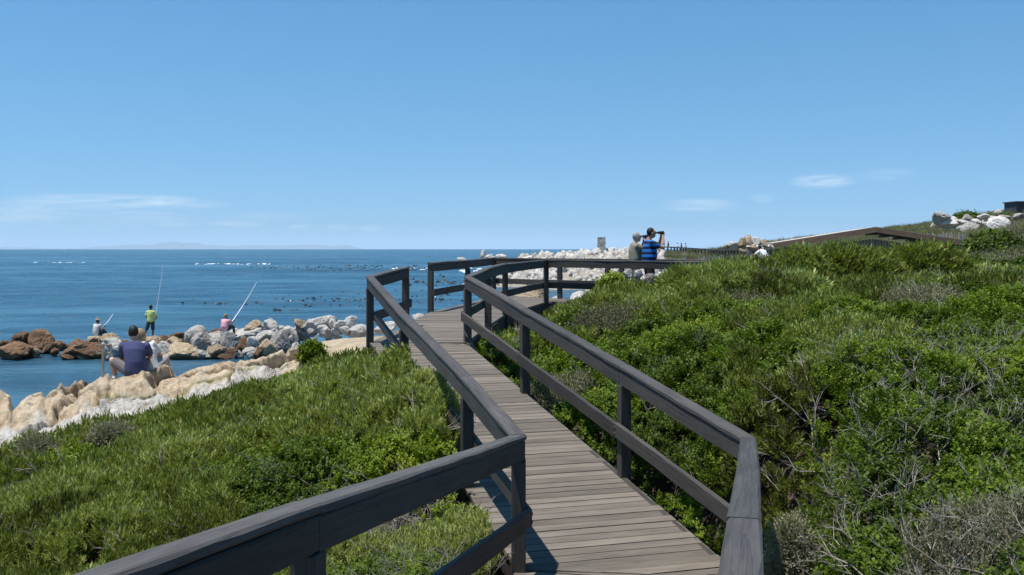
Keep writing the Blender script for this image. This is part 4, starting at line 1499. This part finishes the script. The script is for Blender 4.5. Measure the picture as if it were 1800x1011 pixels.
# shed with a low gable
sd_ = 45.0
pk = W(1538, 400, sd_)
el_ = W(1365, 428, sd_)
er_z = el_.z
er_x = pk.x + (pk.x - el_.x)
base_z = CZ - 1.75
shed = thing('shed', 'low timber shed with a shallow gabled roof behind the broad bush', 'shed', (pk.x, sd_, base_z), R(-10.5))
M_ROOF = plain('pale_roof_sheet', (0.46, 0.41, 0.35), 0.7, 0.15, 6)
sl_ang = math.atan2(pk.z - el_.z, pk.x - el_.x)
half = (pk.x - el_.x) / math.cos(sl_ang)
for sgn in (-1, 1):
    rt = Matrix.Rotation(-sgn * -sl_ang if sgn < 0 else sl_ang, 4, 'Y')
    rt = Matrix.Rotation(-sl_ang if sgn < 0 else sl_ang, 4, 'Y')
    cx = sgn * half / 2 * math.cos(sl_ang)
    cz = (pk.z - base_z) - half / 2 * math.sin(sl_ang)
    rf = box(shed, 'roof', (cx, 3.2, cz), (half + 0.02, 6.8, 0.06), M_ROOF, rt)
    fa = box(shed, 'fascia_board', (cx, -0.235, cz - 0.10), (half, 0.05, 0.24), M_BROWNWOOD, rt)
    fa.parent = rf
    fa.matrix_parent_inverse = rf.matrix_basis.inverted()
    for k in range(6):
        fx = sgn * half * (0.14 + 0.15 * k) * math.cos(sl_ang)
        fz = (pk.z - base_z) - half * (0.14 + 0.15 * k) * math.sin(sl_ang) - 0.12
        ra = box(shed, 'rafter', (fx, 3.2, fz), (0.08, 6.5, 0.12), M_UNDER, rt)
        ra.parent = rf
        ra.matrix_parent_inverse = rf.matrix_basis.inverted()
W_SL = int((2 * half - 1.2) / 0.13)
for k in range(W_SL):
    x = -half + 0.75 + k * 0.13
    zt = (pk.z - base_z) - abs(x) * math.tan(sl_ang) - 0.5
    zt = min(zt, (pk.z - base_z) - 0.52)
    box(shed, 'slat', (x, 0.75 + rng.uniform(-.01, .01), zt / 2 - 0.1), (0.105, 0.03, zt + 0.2), M_GREYWOOD)
box(shed, 'back_wall', (0, 6.0, 0.7), (2 * half - 1.2, 0.06, 2.0), M_UNDER)
for x in (-half + 0.6, half - 0.6):
    box(shed, 'corner_post', (x, 0.1, 0.85), (0.14, 0.14, 1.9), M_BROWNWOOD)


def paling(label, a, b, h, step, jit=0.06):
    A, B = W(*a), W(*b)
    root = thing('paling_fence', label, 'fence', (A.x, A.y, A.z - h))
    n = int((B - A).length / step)
    dr = (B - A)
    an = math.atan2(dr.y, dr.x)
    rt = Matrix.Rotation(an, 4, 'Z')
    for k in range(n):
        p = A + dr * (k / n) - Vector((A.x, A.y, A.z - h))
        hh = h * rng.uniform(1 - jit, 1 + jit)
        box(root, 'paling', (p.x, p.y, p.z - h + hh / 2), (step * 0.55, 0.03, hh), M_GREYWOOD, rt @ Matrix.Rotation(rng.normal(0, 0.04), 4, 'Y'))
    for f_ in (0.3, 0.75):
        c = dr * 0.5
        box(root, 'fence_rail', (c.x, c.y + 0.035, c.z + h * f_), (dr.length, 0.04, 0.07), M_UNDER, Matrix.Rotation(an, 4, 'Z') @ Matrix.Rotation(-math.atan2(dr.z, math.hypot(dr.x, dr.y)), 4, 'Y'))


paling('grey paling fence running right from the shed', (1606, 411, 46), (1712, 412, 47), 1.5, 0.12)
paling('grey paling fence below the far boardwalk, left of the man in white', (1226, 452, 58), (1338, 447, 52), 1.3, 0.14)
paling('short grey paling fence right behind the two men', (1168, 456, 62), (1208, 453, 60), 1.2, 0.15)
rb = W(1217, 453, 59)
bx_ = thing('rusty_panel', 'rusty brown panel between the two stretches of paling fence', 'panel', (rb.x, rb.y, rb.z - 1.1))
M_RUST = plain('rusty_sheet', (0.26, 0.15, 0.09), 0.85, 0.3, 4)
box(bx_, 'sheet', (0, 0, 0.55), (0.42, 0.05, 1.1), M_RUST)
box(bx_, 'post', (-0.27, 0, 0.55), (0.1, 0.1, 1.16), M_BROWNWOOD)
box(bx_, 'post', (0.27, 0, 0.55), (0.1, 0.1, 1.16), M_BROWNWOOD)

# far boardwalk
fb_px = [(1150, 444, 172), (1180, 446, 160), (1212, 449, 146), (1245, 453, 132), (1280, 455, 116), (1320, 457, 100), (1360, 460, 84), (1400, 462, 72)]
FB = [W(*p) for p in fb_px]
fb = thing('far_boardwalk', 'distant timber boardwalk with a railing on the far shore', 'boardwalk', FB[0])
o0 = FB[0]
for side, dy in (('near', 0.0), ('far', 1.6)):
    prev = None
    for i in range(len(FB) - 1):
        a_, b_ = FB[i] - o0, FB[i + 1] - o0
        dv = b_ - a_
        an = math.atan2(dv.y, dv.x)
        rt = Matrix.Rotation(an, 4, 'Z') @ Matrix.Rotation(-math.atan2(dv.z, math.hypot(dv.x, dv.y)), 4, 'Y')
        off = Vector((dy * 0.5, dy, 0))
        for zz, th_ in ((1.02, 0.17), (0.45, 0.12)):
            c = (a_ + b_) / 2 + off + Vector((0, 0, zz))
            box(fb, 'handrail' if zz > 1 else 'lower_rail', c, (dv.length, 0.1, th_), M_RAIL, rt)
        if side == 'near':
            c = (a_ + b_) / 2 + Vector((0.4, 0.8, -0.1))
            box(fb, 'deck', c, (dv.length, 1.7, 0.16), M_RAIL, rt)
        npst = max(2, int(dv.length / 2.2))
        for k in range(npst):
            p = a_ + dv * (k / npst) + off
            box(fb, 'post', (p.x, p.y, p.z + 0.1), (0.15, 0.15, 1.9), M_RAIL)

# weathered pillar on the bank
pl = W(1057, 441, 136)
M_CONC = plain('weathered_concrete', (0.36, 0.34, 0.30), 0.9, 0.35, 2.5, 0.6)
pil = thing('pillar', 'weathered square concrete pillar on the white rocks', 'pillar', (pl.x, pl.y, pl.z - 0.3))
bm = bmesh.new()
bmesh.ops.create_cube(bm, size=1.0)
bmesh.ops.subdivide_edges(bm, edges=list(bm.edges), cuts=6, use_grid_fill=True)
for v in bm.verts:
    k = 1 - 0.06 * (v.co.z + 0.5)
    v.co = Vector((v.co.x * 1.08 * k, v.co.y * 1.08 * k, (v.co.z + 0.5) * 2.15)) + Vector((rng.normal(0, .025), rng.normal(0, .025), rng.normal(0, .03)))
me = bpy.data.meshes.new('shaft'); bm.to_mesh(me); bm.free(); me.materials.append(M_CONC)
link('shaft', me, pil)
box(pil, 'footing', (0, 0, 0.12), (1.7, 1.7, 0.5), M_CONC)

# hut on the hilltop at the right edge
ht = W(1806, 361, 80)
hut = thing('hut', 'small dark flat roofed hut on the hilltop at the right edge', 'hut', (ht.x, ht.y, ht.z - 0.9))
M_HUT = plain('dark_hut_wall', (0.05, 0.055, 0.065), 0.8, 0.2, 3)
box(hut, 'wall', (0, 1.0, 0.5), (1.75, 2.0, 1.3), M_HUT)
box(hut, 'roof', (0, 1.0, 1.19), (1.95, 2.2, 0.08), M_UNDER)
box(hut, 'door', (0.3, -0.015, 0.4), (0.6, 0.03, 1.0), M_UNDER)

# empty sign frame on the rock shelf
sg = W(181, 660, 16.5)
sign = thing('sign_frame', 'small empty wooden sign frame on a post beside the seated man', 'sign', (sg.x, sg.y, sg.z - 0.15))
M_SIGN = wood('sign_wood', (0.20, 0.15, 0.10), (0.34, 0.27, 0.19))
box(sign, 'post', (0, 0, 0.33), (0.032, 0.032, 0.68), M_SIGN)
for z in (0.655, 0.515):
    box(sign, 'frame_bar', (0.01, 0.02, z), (0.25, 0.02, 0.022), M_SIGN)
for x in (-0.105, 0.125):
    box(sign, 'frame_bar', (x, 0.022, 0.585), (0.022, 0.02, 0.165), M_SIGN)


# ------------------------------------------------------------------ people
class Acc:
    def __init__(self):
        self.v, self.f = [], []

    def loft(self, rings, n=12):
        """rings: (centre, side vector, front vector) with the vectors scaled to the half sizes"""
        i0 = len(self.v)
        for c, s, u in rings:
            for k in range(n):
                t = 6.28318 * k / n
                self.v.append(c + s * math.cos(t) + u * math.sin(t))
        for r_ in range(len(rings) - 1):
            for k in range(n):
                a, b = i0 + r_ * n + k, i0 + r_ * n + (k + 1) % n
                self.f.append((a, b, b + n, a + n))
        self.f.append(tuple(i0 + k for k in range(n - 1, -1, -1)))
        e = i0 + (len(rings) - 1) * n
        self.f.append(tuple(e + k for k in range(n)))

    def limb(self, pts, rad, n=10):
        pts = [Vector(p) for p in pts]
        rings = []
        for i, p in enumerate(pts):
            d = (pts[min(i + 1, len(pts) - 1)] - pts[max(i - 1, 0)]).normalized()
            s = d.cross(Vector((0.21, 0.13, 0.97)) if abs(d.z) < 0.9 else Vector((0, 1, 0.1))).normalized()
            u = d.cross(s)
            if i == 0:
                rings.append((p - d * rad[0] * 0.6, s * rad[0] * 0.55, u * rad[0] * 0.55))
            rings.append((p, s * rad[i], u * rad[i]))
            if i == len(pts) - 1:
                rings.append((p + d * rad[i] * 0.6, s * rad[i] * 0.55, u * rad[i] * 0.55))
        self.loft(rings, n)

    def ball(self, c, ax, ay, az, n=12, m=8):
        rings = []
        for j in range(m + 1):
            t = -1 + 2 * j / m
            t = max(-0.985, min(0.985, t))
            k = math.sqrt(1 - t * t)
            rings.append((c + az * t, ax * k, ay * k))
        self.loft(rings, n)


QUEUE = []


def finish(acc, name, parent, mat, voxel, smooth=3):
    me = new_mesh(name, acc.v, acc.f, mat)
    o = link(name, me, parent)
    r = o.modifiers.new('skin', 'REMESH')
    r.mode = 'VOXEL'
    r.voxel_size = voxel
    r.use_smooth_shade = True
    s = o.modifiers.new('soft', 'SMOOTH')
    s.factor = 0.5
    s.iterations = smooth
    QUEUE.append(o)
    return o


def cloth(name, c, var=0.12):
    return plain(name, c, 0.9, var, 9)


M_SKIN = plain('tanned_skin', (0.42, 0.22, 0.14), 0.55, 0.1, 14)
M_SKIN2 = plain('fair_skin', (0.52, 0.31, 0.22), 0.55, 0.1, 14)
M_SKIND = plain('dark_skin', (0.16, 0.085, 0.05), 0.55, 0.1, 14)
M_HAIRD = plain('dark_hair', (0.014, 0.011, 0.010), 0.6, 0.3, 60)
M_HAIRG = plain('grey_hair', (0.30, 0.29, 0.28), 0.7, 0.3, 60)
M_HAIRB = plain('blond_hair', (0.27, 0.19, 0.10), 0.7, 0.3, 60)
M_SHOE = cloth('white_shoe', (0.70, 0.70, 0.68))
M_SHOED = cloth('dark_shoe', (0.05, 0.045, 0.04))

STAND = dict(pelvis=(0, 0, .95), waist=(0, .01, 1.10), chest=(0, .01, 1.30), top=(0, -.01, 1.43), neck=(0, 0, 1.49), head=(0, .025, 1.625), face=(0, 1, 0), crown=(0, 0, 1),
             shL=(-.185, 0, 1.41), elL=(-.25, -.03, 1.14), haL=(-.26, .08, .92), shR=(.185, 0, 1.41), elR=(.25, -.03, 1.14), haR=(.26, .08, .92),
             hipL=(-.09, 0, .92), knL=(-.11, .03, .51), anL=(-.12, -.02, .09), toL=(-.14, .16, .035), hipR=(.09, 0, .92), knR=(.11, .03, .51), anR=(.12, -.02, .09), toR=(.14, .16, .035))


def person(label, loc, rz, J, skin, shirt, shorts, hair, shoe, voxel=0.011, leg_cover=0.95, sleeve=0.7, hat=None, fat=1.0, scale=1.0, hairlen=0.0, curl=0.6):
    J = {k: Vector(v) for k, v in {**STAND, **J}.items()}
    root = thing('person', label, 'person', loc, rz)
    root.scale = (scale,) * 3
    side = (J['shR'] - J['shL']).normalized()
    hside = (J['hipR'] - J['hipL']).normalized()

    def torso(acc, g, full=True):
        spine = [(J['pelvis'] - (J['waist'] - J['pelvis']) * 0.5, .150, .105, hside), (J['pelvis'], .170, .125, hside), (J['waist'], .150 * fat, .115 * fat, (hside + side)), (J['chest'], .170, .125 * (0.5 + fat / 2), side), (J['top'], .155, .085, side), (J['neck'] - (J['neck'] - J['top']) * 0.3, .075, .065, side)]
        rings = []
        for i, (c, a, b, s) in enumerate(spine):
            d = (spine[min(i + 1, 5)][0] - spine[max(i - 1, 0)][0]).normalized()
            s = s.normalized()
            u = d.cross(s).normalized()
            rings.append((c, s * (a + g), u * (b + g)))
        if not full:
            a_, b_ = rings[1], rings[2]
            rings = rings[:2] + [(a_[0].lerp(b_[0], .35), a_[1].lerp(b_[1], .35), a_[2].lerp(b_[2], .35))]
        acc.loft(rings, 16)
    A = Acc()
    torso(A, -0.012)
    hd, face, crown = J['head'], J['face'].normalized(), J['crown'].normalized()
    hs = face.cross(crown).normalized()
    up = hs.cross(face).normalized()
    A.limb([J['neck'] - (J['neck'] - J['top']) * 0.6, J['neck'], hd - up * 0.05 - face * 0.02], [.062, .056, .056])
    A.ball(hd, hs * .077, face * .096, up * .118, 16, 12)
    A.ball(hd - up * .06 + face * .028, hs * .055, face * .062, up * .058)               # jaw
    A.limb([hd + face * .088 + up * .02, hd + face * .112 - up * .022], [.011, .016], 8)     # nose
    A.ball(hd + face * .072 - up * .066, hs * .028, face * .022, up * .012)               # mouth
    A.limb([hd + face * .082 + up * .036 - hs * .04, hd + face * .086 + up * .036 + hs * .04], [.012, .012], 8)   # brow
    for s in (-1, 1):
        A.ball(hd + hs * s * .079 - face * .008 - up * .008, hs * .012, face * .020, up * .033, 8, 6)
    for k in 'LR':
        sh, elb, ha = J['sh' + k], J['el' + k], J['ha' + k]
        A.limb([sh - (sh - J['chest']) * 0.25, sh, sh.lerp(elb, .5), elb, elb.lerp(ha, .35), ha], [.05, .058, .050, .041, .042, .027])
        # hand: palm, four fingers, thumb
        fd = (ha - elb).normalized()
        grip = J.get('grip' + k, fd)
        grip = Vector(grip).normalized()
        ps = fd.cross(Vector((0, 0, 1)))
        if ps.length < 0.2:
            ps = Vector((0, 1, 0))
        ps.normalize()
        pc = ha + fd * .045
        A.ball(pc, ps * .042, fd.cross(ps) * .018, fd * .052, 10, 6)
        for q in range(4):
            b0 = ha + fd * .088 + ps * (-.030 + .020 * q)
            ln = (.066, .078, .074, .058)[q]
            m1 = b0 + (fd * (1 - curl) + grip * curl).normalized() * ln * .5
            m2 = m1 + (fd * (1 - curl) * .3 + grip).normalized() * ln * .5
            A.limb([b0 - fd * .02, b0, m1, m2], [.011, .0105, .010, .009], 6)
        tb = ha + fd * .03 - ps * .040
        A.limb([tb + ps * .015, tb - ps * .015 + fd * .02, tb - ps * .012 + fd * .055 + grip * .012], [.013, .012, .010], 6)
        hp, kn, an_, to = J['hip' + k], J['kn' + k], J['an' + k], J['to' + k]
        A.limb([hp, hp.lerp(kn, .4), kn, kn.lerp(an_, .3), an_], [.085, .076, .054, .055, .037])
        A.limb([an_ + (an_ - to).normalized() * .04 - Vector((0, 0, .035)), an_.lerp(to, .4) - Vector((0, 0, .01)), to], [.034, .038, .026])
    finish(A, 'body', root, skin, voxel)
    B = Acc()
    torso(B, 0.020)
    for k in 'LR':
        sh, elb = J['sh' + k], J['el' + k]
        B.limb([sh - (sh - J['chest']) * 0.3, sh, sh.lerp(elb, sleeve * .6), sh.lerp(elb, sleeve)], [.062, .076, .072, .070])
    finish(B, 'shirt', root, shirt, voxel * 1.15)
    C = Acc()
    torso(C, 0.012, False)
    for k in 'LR':
        hp, kn, an_ = J['hip' + k], J['kn' + k], J['an' + k]
        if leg_cover <= 1:
            C.limb([hp, hp.lerp(kn, .4), hp.lerp(kn, leg_cover)], [.103, .098, .088])
        else:
            C.limb([hp, hp.lerp(kn, .4), kn, an_], [.103, .093, .072, .060])
    finish(C, 'shorts' if leg_cover <= 1 else 'trousers', root, shorts, voxel * 1.15)
    D = Acc()
    hc = hd + up * .020 - face * .018
    D.ball(hc, hs * .084, face * .094, up * .112, 14, 10)
    if hairlen:
        D.ball(hd - up * hairlen - face * .045, hs * .075, face * .05, up * .09)
    finish(D, 'hair', root, hair, 0.012, 1)
    if hat is not None:
        E = Acc()
        E.loft([(hd + up * .045, hs * .15, face * .16), (hd + up * .055, hs * .15, face * .16), (hd + up * .065, hs * .092, face * .108), (hd + up * .125, hs * .085, face * .10), (hd + up * .145, hs * .05, face * .06)], 16)
        finish(E, 'hat', root, hat, 0.012, 1)
    G = Acc()
    for k in 'LR':
        an_, to = J['an' + k], J['to' + k]
        G.limb([an_ + (an_ - to).normalized() * .045 - Vector((0, 0, .045)), an_.lerp(to, .4) - Vector((0, 0, .012)), to], [.044, .048, .036])
    if shoe is not None:
        finish(G, 'shoes', root, shoe, 0.014, 1)
    return root


# striped shirt
tss = NT('striped_shirt')
tz = tss.n.new('ShaderNodeTexCoord')
sx_ = tss.n.new('ShaderNodeSeparateXYZ')
tss.l.new(tz.outputs['Object'], sx_.inputs[0])
wav = tss.math('SINE', tss.math('MULTIPLY', sx_.outputs[2], 52.0))
M_STRIPE = tss.done(tss.principled(tss.ramp(tss.math('ADD', tss.math('MULTIPLY', wav, 0.5), 0.5), [(0.42, (0.012, 0.016, 0.035)), (0.52, (0.02, 0.16, 0.48))]), 0.85, None, 0.2))

# two men at the railing: both face right
dz = lambda x, y: CZ + deck_z(x, y)
m7 = W(1141, 500, 23.35)
person('man in blue striped shirt looking through binoculars at the railing', (m7.x, m7.y, dz(m7.x, m7.y)), R(-82),
       dict(elL=(-.20, .27, 1.30), haL=(-.085, .30, 1.545), elR=(.20, .27, 1.30), haR=(.085, .30, 1.545), gripL=(.7, .5, .2), gripR=(-.7, .5, .2), head=(0, .055, 1.635), face=(0, 1, 0.10)),
       M_SKIN, M_STRIPE, cloth('dark_trousers', (0.05, 0.05, 0.055)), M_HAIRD, M_SHOED, leg_cover=2, sleeve=0.6, fat=1.3, scale=1.035)
m6 = W(1116, 500, 23.75)
person('grey haired man in an olive tee shirt behind the striped shirt', (m6.x, m6.y, dz(m6.x, m6.y)), R(-80),
       dict(elL=(-.22, .22, 1.27), haL=(-.07, .24, 1.53), elR=(.21, .24, 1.28), haR=(.07, .24, 1.53), gripL=(.7, .5, .2), gripR=(-.7, .5, .2), head=(0, .05, 1.62), face=(0, 1, 0.06)),
       M_SKIN2, cloth('olive_tee', (0.22, 0.20, 0.145)), cloth('khaki_trousers', (0.2, 0.17, 0.12)), M_HAIRG, M_SHOED, leg_cover=2, sleeve=0.7, fat=1.25, scale=0.985)


def binoculars(label, root_loc, rz, sc):
    o = thing('binoculars', label, 'binoculars', root_loc, rz)
    o.scale = (sc,) * 3
    M_BIN = plain('black_rubber', (0.012, 0.012, 0.013), 0.45, 0.2, 30)
    for s in (-1, 1):
        a = Acc()
        a.loft([(Vector((s * .034, .0, 0)), Vector((.017, 0, 0)), Vector((0, 0, .017))), (Vector((s * .034, .035, 0)), Vector((.019, 0, 0)), Vector((0, 0, .019))), (Vector((s * .040, .06, 0)), Vector((.030, 0, 0)), Vector((0, 0, .030))), (Vector((s * .044, .155, 0)), Vector((.036, 0, 0)), Vector((0, 0, .036)))], 12)
        link('barrel', new_mesh('barrel', a.v, a.f, M_BIN, False), o)
    box(o, 'bridge', (0, .075, 0.004), (0.03, 0.06, 0.022), M_BIN)
    return o


for mm_, sc_, rz_, lb in ((m7, 1.035, R(-82), 'black binoculars held by the man in the striped shirt'), (m6, 0.985, R(-80), 'black binoculars held by the grey haired man')):
    f_ = Vector((-math.sin(rz_), math.cos(rz_), 0))
    binoculars(lb, (mm_.x + f_.x * .165 * sc_, mm_.y + f_.y * .165 * sc_, dz(mm_.x, mm_.y) + 1.645 * sc_), rz_, sc_ * 1.05)

# the couple on the rock shelf, facing the sea
m1 = W(236, 660, 16.35)
person('man in a navy tee shirt sitting on the rocks seen from behind', (m1.x, m1.y, m1.z + 0.0), R(12),
       dict(pelvis=(0.02, 0, .09), waist=(0.02, -.01, .22), chest=(0.0, .05, .41), top=(-.01, .09, .52), neck=(-.02, .11, .575), head=(-.035, .15, .70), face=(0, 1, -.15), crown=(0, .15, 1),
            shL=(-.19, .10, .50), elL=(-.24, .24, .27), haL=(-.20, .43, .24), shR=(.17, .08, .50), elR=(.22, .26, .28), haR=(.10, .44, .24),
            hipL=(-.09, .02, .08), knL=(-.40, .20, .25), anL=(-.34, .22, -.02), toL=(-.38, .38, -.06), hipR=(.10, .02, .08), knR=(.14, .42, .26), anR=(.12, .52, -.15), toR=(.12, .69, -.21)),
       M_SKIN2, cloth('navy_tee', (0.055, 0.065, 0.14)), cloth('grey_shorts', (0.15, 0.13, 0.125)), M_HAIRD, M_SHOE, leg_cover=0.80, sleeve=0.75, scale=0.98)
m2 = W(262, 655, 16.85)
person('fair haired person in a white top beside the man in navy', (m2.x, m2.y, m2.z + 0.0), R(-6),
       dict(pelvis=(0.0, 0, .09), waist=(-.03, .0, .21), chest=(-.08, .04, .38), top=(-.13, .06, .48), neck=(-.145, .07, .53), head=(-.19, .10, .63), face=(-.15, 1, -.1), crown=(-.3, .1, 1),
            shL=(-.29, .07, .45), elL=(-.32, .25, .28), haL=(-.2, .42, .24), shR=(.02, .06, .49), elR=(.09, .22, .28), haR=(.02, .42, .25),
            hipL=(-.09, .02, .08), knL=(-.12, .42, .22), anL=(-.1, .5, -.18), toL=(-.1, .67, -.23), hipR=(.09, .02, .08), knR=(.12, .42, .22), anR=(.12, .5, -.18), toR=(.12, .67, -.23)),
       M_SKIN2, cloth('white_top', (0.62, 0.62, 0.60)), cloth('pale_shorts', (0.34, 0.32, 0.31)), M_HAIRB, M_SHOE, leg_cover=0.8, sleeve=0.6, scale=0.98, hairlen=0.06)

# fishermen on the breakwater
BWD = 49.6


def rod(label, a, b, r0, r1):
    a, b = Vector(a), Vector(b)
    o = thing('fishing_rod', label, 'fishing rod', a)
    vs_, fs_ = [], []
    n = 8
    pts = [(b - a) * (k / n) + Vector((0, 0, -0.06 * math.sin(math.pi * k / n))) for k in range(n + 1)]
    for k in range(n):
        stick(vs_, fs_, pts[k], pts[k + 1], r0 + (r1 - r0) * k / n, r0 + (r1 - r0) * (k + 1) / n, 6)
    M_ROD = plain('pale_rod', (0.62, 0.60, 0.62), 0.35, 0.1, 5)
    link('blank', new_mesh('blank', vs_, fs_, M_ROD), o)
    dr = (b - a).normalized()
    vs_, fs_ = [], []
    stick(vs_, fs_, -dr * 0.35, dr * 0.02, r0 * 1.25, r0 * 1.25, 8)
    link('grip', new_mesh('grip', vs_, fs_, M_SHOED), o)
    A = Acc()
    A.ball(dr * 0.12 + Vector((0, 0.05, -0.05)), Vector((.045, 0, 0)), Vector((0, .05, 0)), Vector((0, 0, .05)), 8, 6)
    link('reel', new_mesh('reel', A.v, A.f, M_SHOED), o)


f3 = W(265, 597.5, BWD)
person('standing fisherman in a lime green shirt and dark shorts', f3, R(-6),
       dict(knL=(-.20, -.04, .50), anL=(-.30, -.12, .16), toL=(-.36, .02, .10), haL=(-.14, .25, 1.02), haR=(.16, .26, 1.06), elL=(-.27, .02, 1.14), elR=(.27, .03, 1.14), knR=(.10, .03, .50), anR=(.11, 0, .09), toR=(.13, .17, .035)),
       M_SKIND, cloth('lime_shirt', (0.50, 0.60, 0.20)), cloth('dark_shorts', (0.03, 0.04, 0.05)), M_HAIRD, M_SHOE, 0.013, 0.95, 0.75, fat=1.15)
rod('thin upright fishing rod held by the standing fisherman', (f3.x + 0.10, f3.y + .32, f3.z + 1.05), (f3.x + 0.06, f3.y + 1.6, f3.z + 3.75), 0.013, 0.006)
SIT = dict(pelvis=(0, 0, .09), waist=(0, -.02, .22), chest=(0, .03, .42), top=(0, .06, .54), neck=(0, .07, .60), head=(0, .11, .73), shL=(-.19, .07, .52), shR=(.19, .07, .52), elL=(-.23, .2, .30), elR=(.25, .2, .30), haL=(-.08, .42, .30), haR=(.14, .42, .30),
           hipL=(-.09, .02, .08), knL=(-.13, .42, .20), anL=(-.12, .46, -.22), toL=(-.13, .63, -.28), hipR=(.10, .02, .08), knR=(.24, .38, .22), anR=(.26, .42, -.20), toR=(.30, .58, -.26))
f4 = W(169, 590, BWD)
person('seated fisherman in a sun hat and pale shirt on the brown boulders', f4, R(-25), dict(SIT), M_SKIND, cloth('pale_grey_shirt', (0.52, 0.51, 0.49)), cloth('dark_shorts_of_seated', (0.05, 0.06, 0.06)), M_HAIRD, M_SHOED, 0.013, 0.9, 0.8, hat=cloth('khaki_hat', (0.30, 0.25, 0.18)))
rod('short pale fishing rod of the seated fisherman in the hat', (f4.x + 0.17, f4.y + .42, f4.z + 0.42), (f4.x + 0.36, f4.y + 1.2, f4.z + 1.0), 0.022, 0.016)
f5 = W(395, 582, 49.0)
person('seated fisherman in a pink shirt on the grey boulders', f5, R(-20), dict(SIT), M_SKIND, cloth('pink_shirt', (0.72, 0.36, 0.40)), cloth('black_trousers', (0.035, 0.035, 0.04)), M_HAIRB, M_SHOED, 0.013, 2, 0.8, fat=1.2)
rod('long white fishing rod slanting up from the fisherman in pink', (f5.x + 0.25, f5.y + .40, f5.z + 0.42), (f5.x + 1.10, f5.y + 1.9, f5.z + 2.35), 0.030, 0.010)

# people in the distance
tw_ = W(1345, 432, 45)
person('man in a white shirt bending forward left of the shed', (tw_.x, tw_.y, tw_.z - 1.62), R(35),
       dict(chest=(0, .12, 1.28), top=(0, .20, 1.38), neck=(0, .26, 1.43), head=(0, .34, 1.53), shL=(-.19, .18, 1.37), shR=(.19, .18, 1.37), elL=(-.34, .30, 1.20), haL=(-.42, .46, 1.12), elR=(.28, .34, 1.16), haR=(.26, .5, 1.05)),
       M_SKIN, cloth('white_shirt', (0.74, 0.74, 0.76)), cloth('pale_trousers', (0.52, 0.54, 0.58)), M_HAIRD, M_SHOED, 0.016, 2, 0.8, fat=1.2)
t2 = W(1316, 436, 62)
person('distant walker in a pale hat and dark top near the paling fence', (t2.x, t2.y, t2.z - 1.6), R(80), {}, M_SKIN, cloth('dark_top', (0.10, 0.09, 0.10)), cloth('brown_trousers', (0.12, 0.1, 0.09)), M_HAIRD, M_SHOED, 0.02, 2, 0.8, hat=cloth('straw_hat', (0.6, 0.52, 0.4)))
for px, py, d, sh_, lab in [(1171.5, 443, 165, (0.03, 0.035, 0.06), 'lone dark figure on the far boardwalk, leftmost of the walkers'), (1187.5, 446.5, 156, (0.70, 0.70, 0.72), 'walker in a white top on the far boardwalk, left in the group of three'),
                            (1194.5, 447, 155, (0.06, 0.07, 0.14), 'walker in a dark blue top in the middle of the far group'), (1202, 447.5, 152, (0.55, 0.55, 0.58), 'walker in a pale grey top, right in the far group of three')]:
    q = W(px, py, d) + Vector((0.45, 0.9, 0.02))
    person(lab, q, R(rng.uniform(60, 120)), dict(knL=(-.1, .15, .52), anL=(-.11, .22, .10), toL=(-.12, .40, .06), knR=(.1, .0, .52), anR=(.11, -.22, .12), toR=(.12, -.06, .05)), M_SKIN, cloth('walker_top', sh_), cloth('walker_trousers', (0.05, 0.055, 0.09)), M_HAIRD, M_SHOED, 0.024, 2, 0.8)

dg = bpy.context.evaluated_depsgraph_get()
for o in QUEUE:
    me = bpy.data.meshes.new_from_object(o.evaluated_get(dg))
    mats = list(o.data.materials)
    old = o.data
    o.modifiers.clear()
    o.data = me
    me.name = o.name
    if len(me.materials) == 0:
        for mt in mats:
            me.materials.append(mt)
    me.polygons.foreach_set('use_smooth', [True] * len(me.polygons))
    bpy.data.meshes.remove(old)

# pairs and threes of like boulders are told apart by their order from left to right
by_label = {}
for o in scene.objects:
    if o.parent is None and o.get('category') == 'boulder':
        by_label.setdefault(o['label'], []).append(o)
for lab, obs in by_label.items():
    if 2 <= len(obs) <= 4:
        obs.sort(key=lambda q: q.location.x / q.location.y)
        for q, w_ in zip(obs, {2: ('left', 'right'), 3: ('leftmost', 'middle', 'rightmost'), 4: ('leftmost', 'second', 'third', 'rightmost')}[len(obs)]):
            q['label'] = f'{w_} {lab}' if len(lab.split()) <= 15 else lab
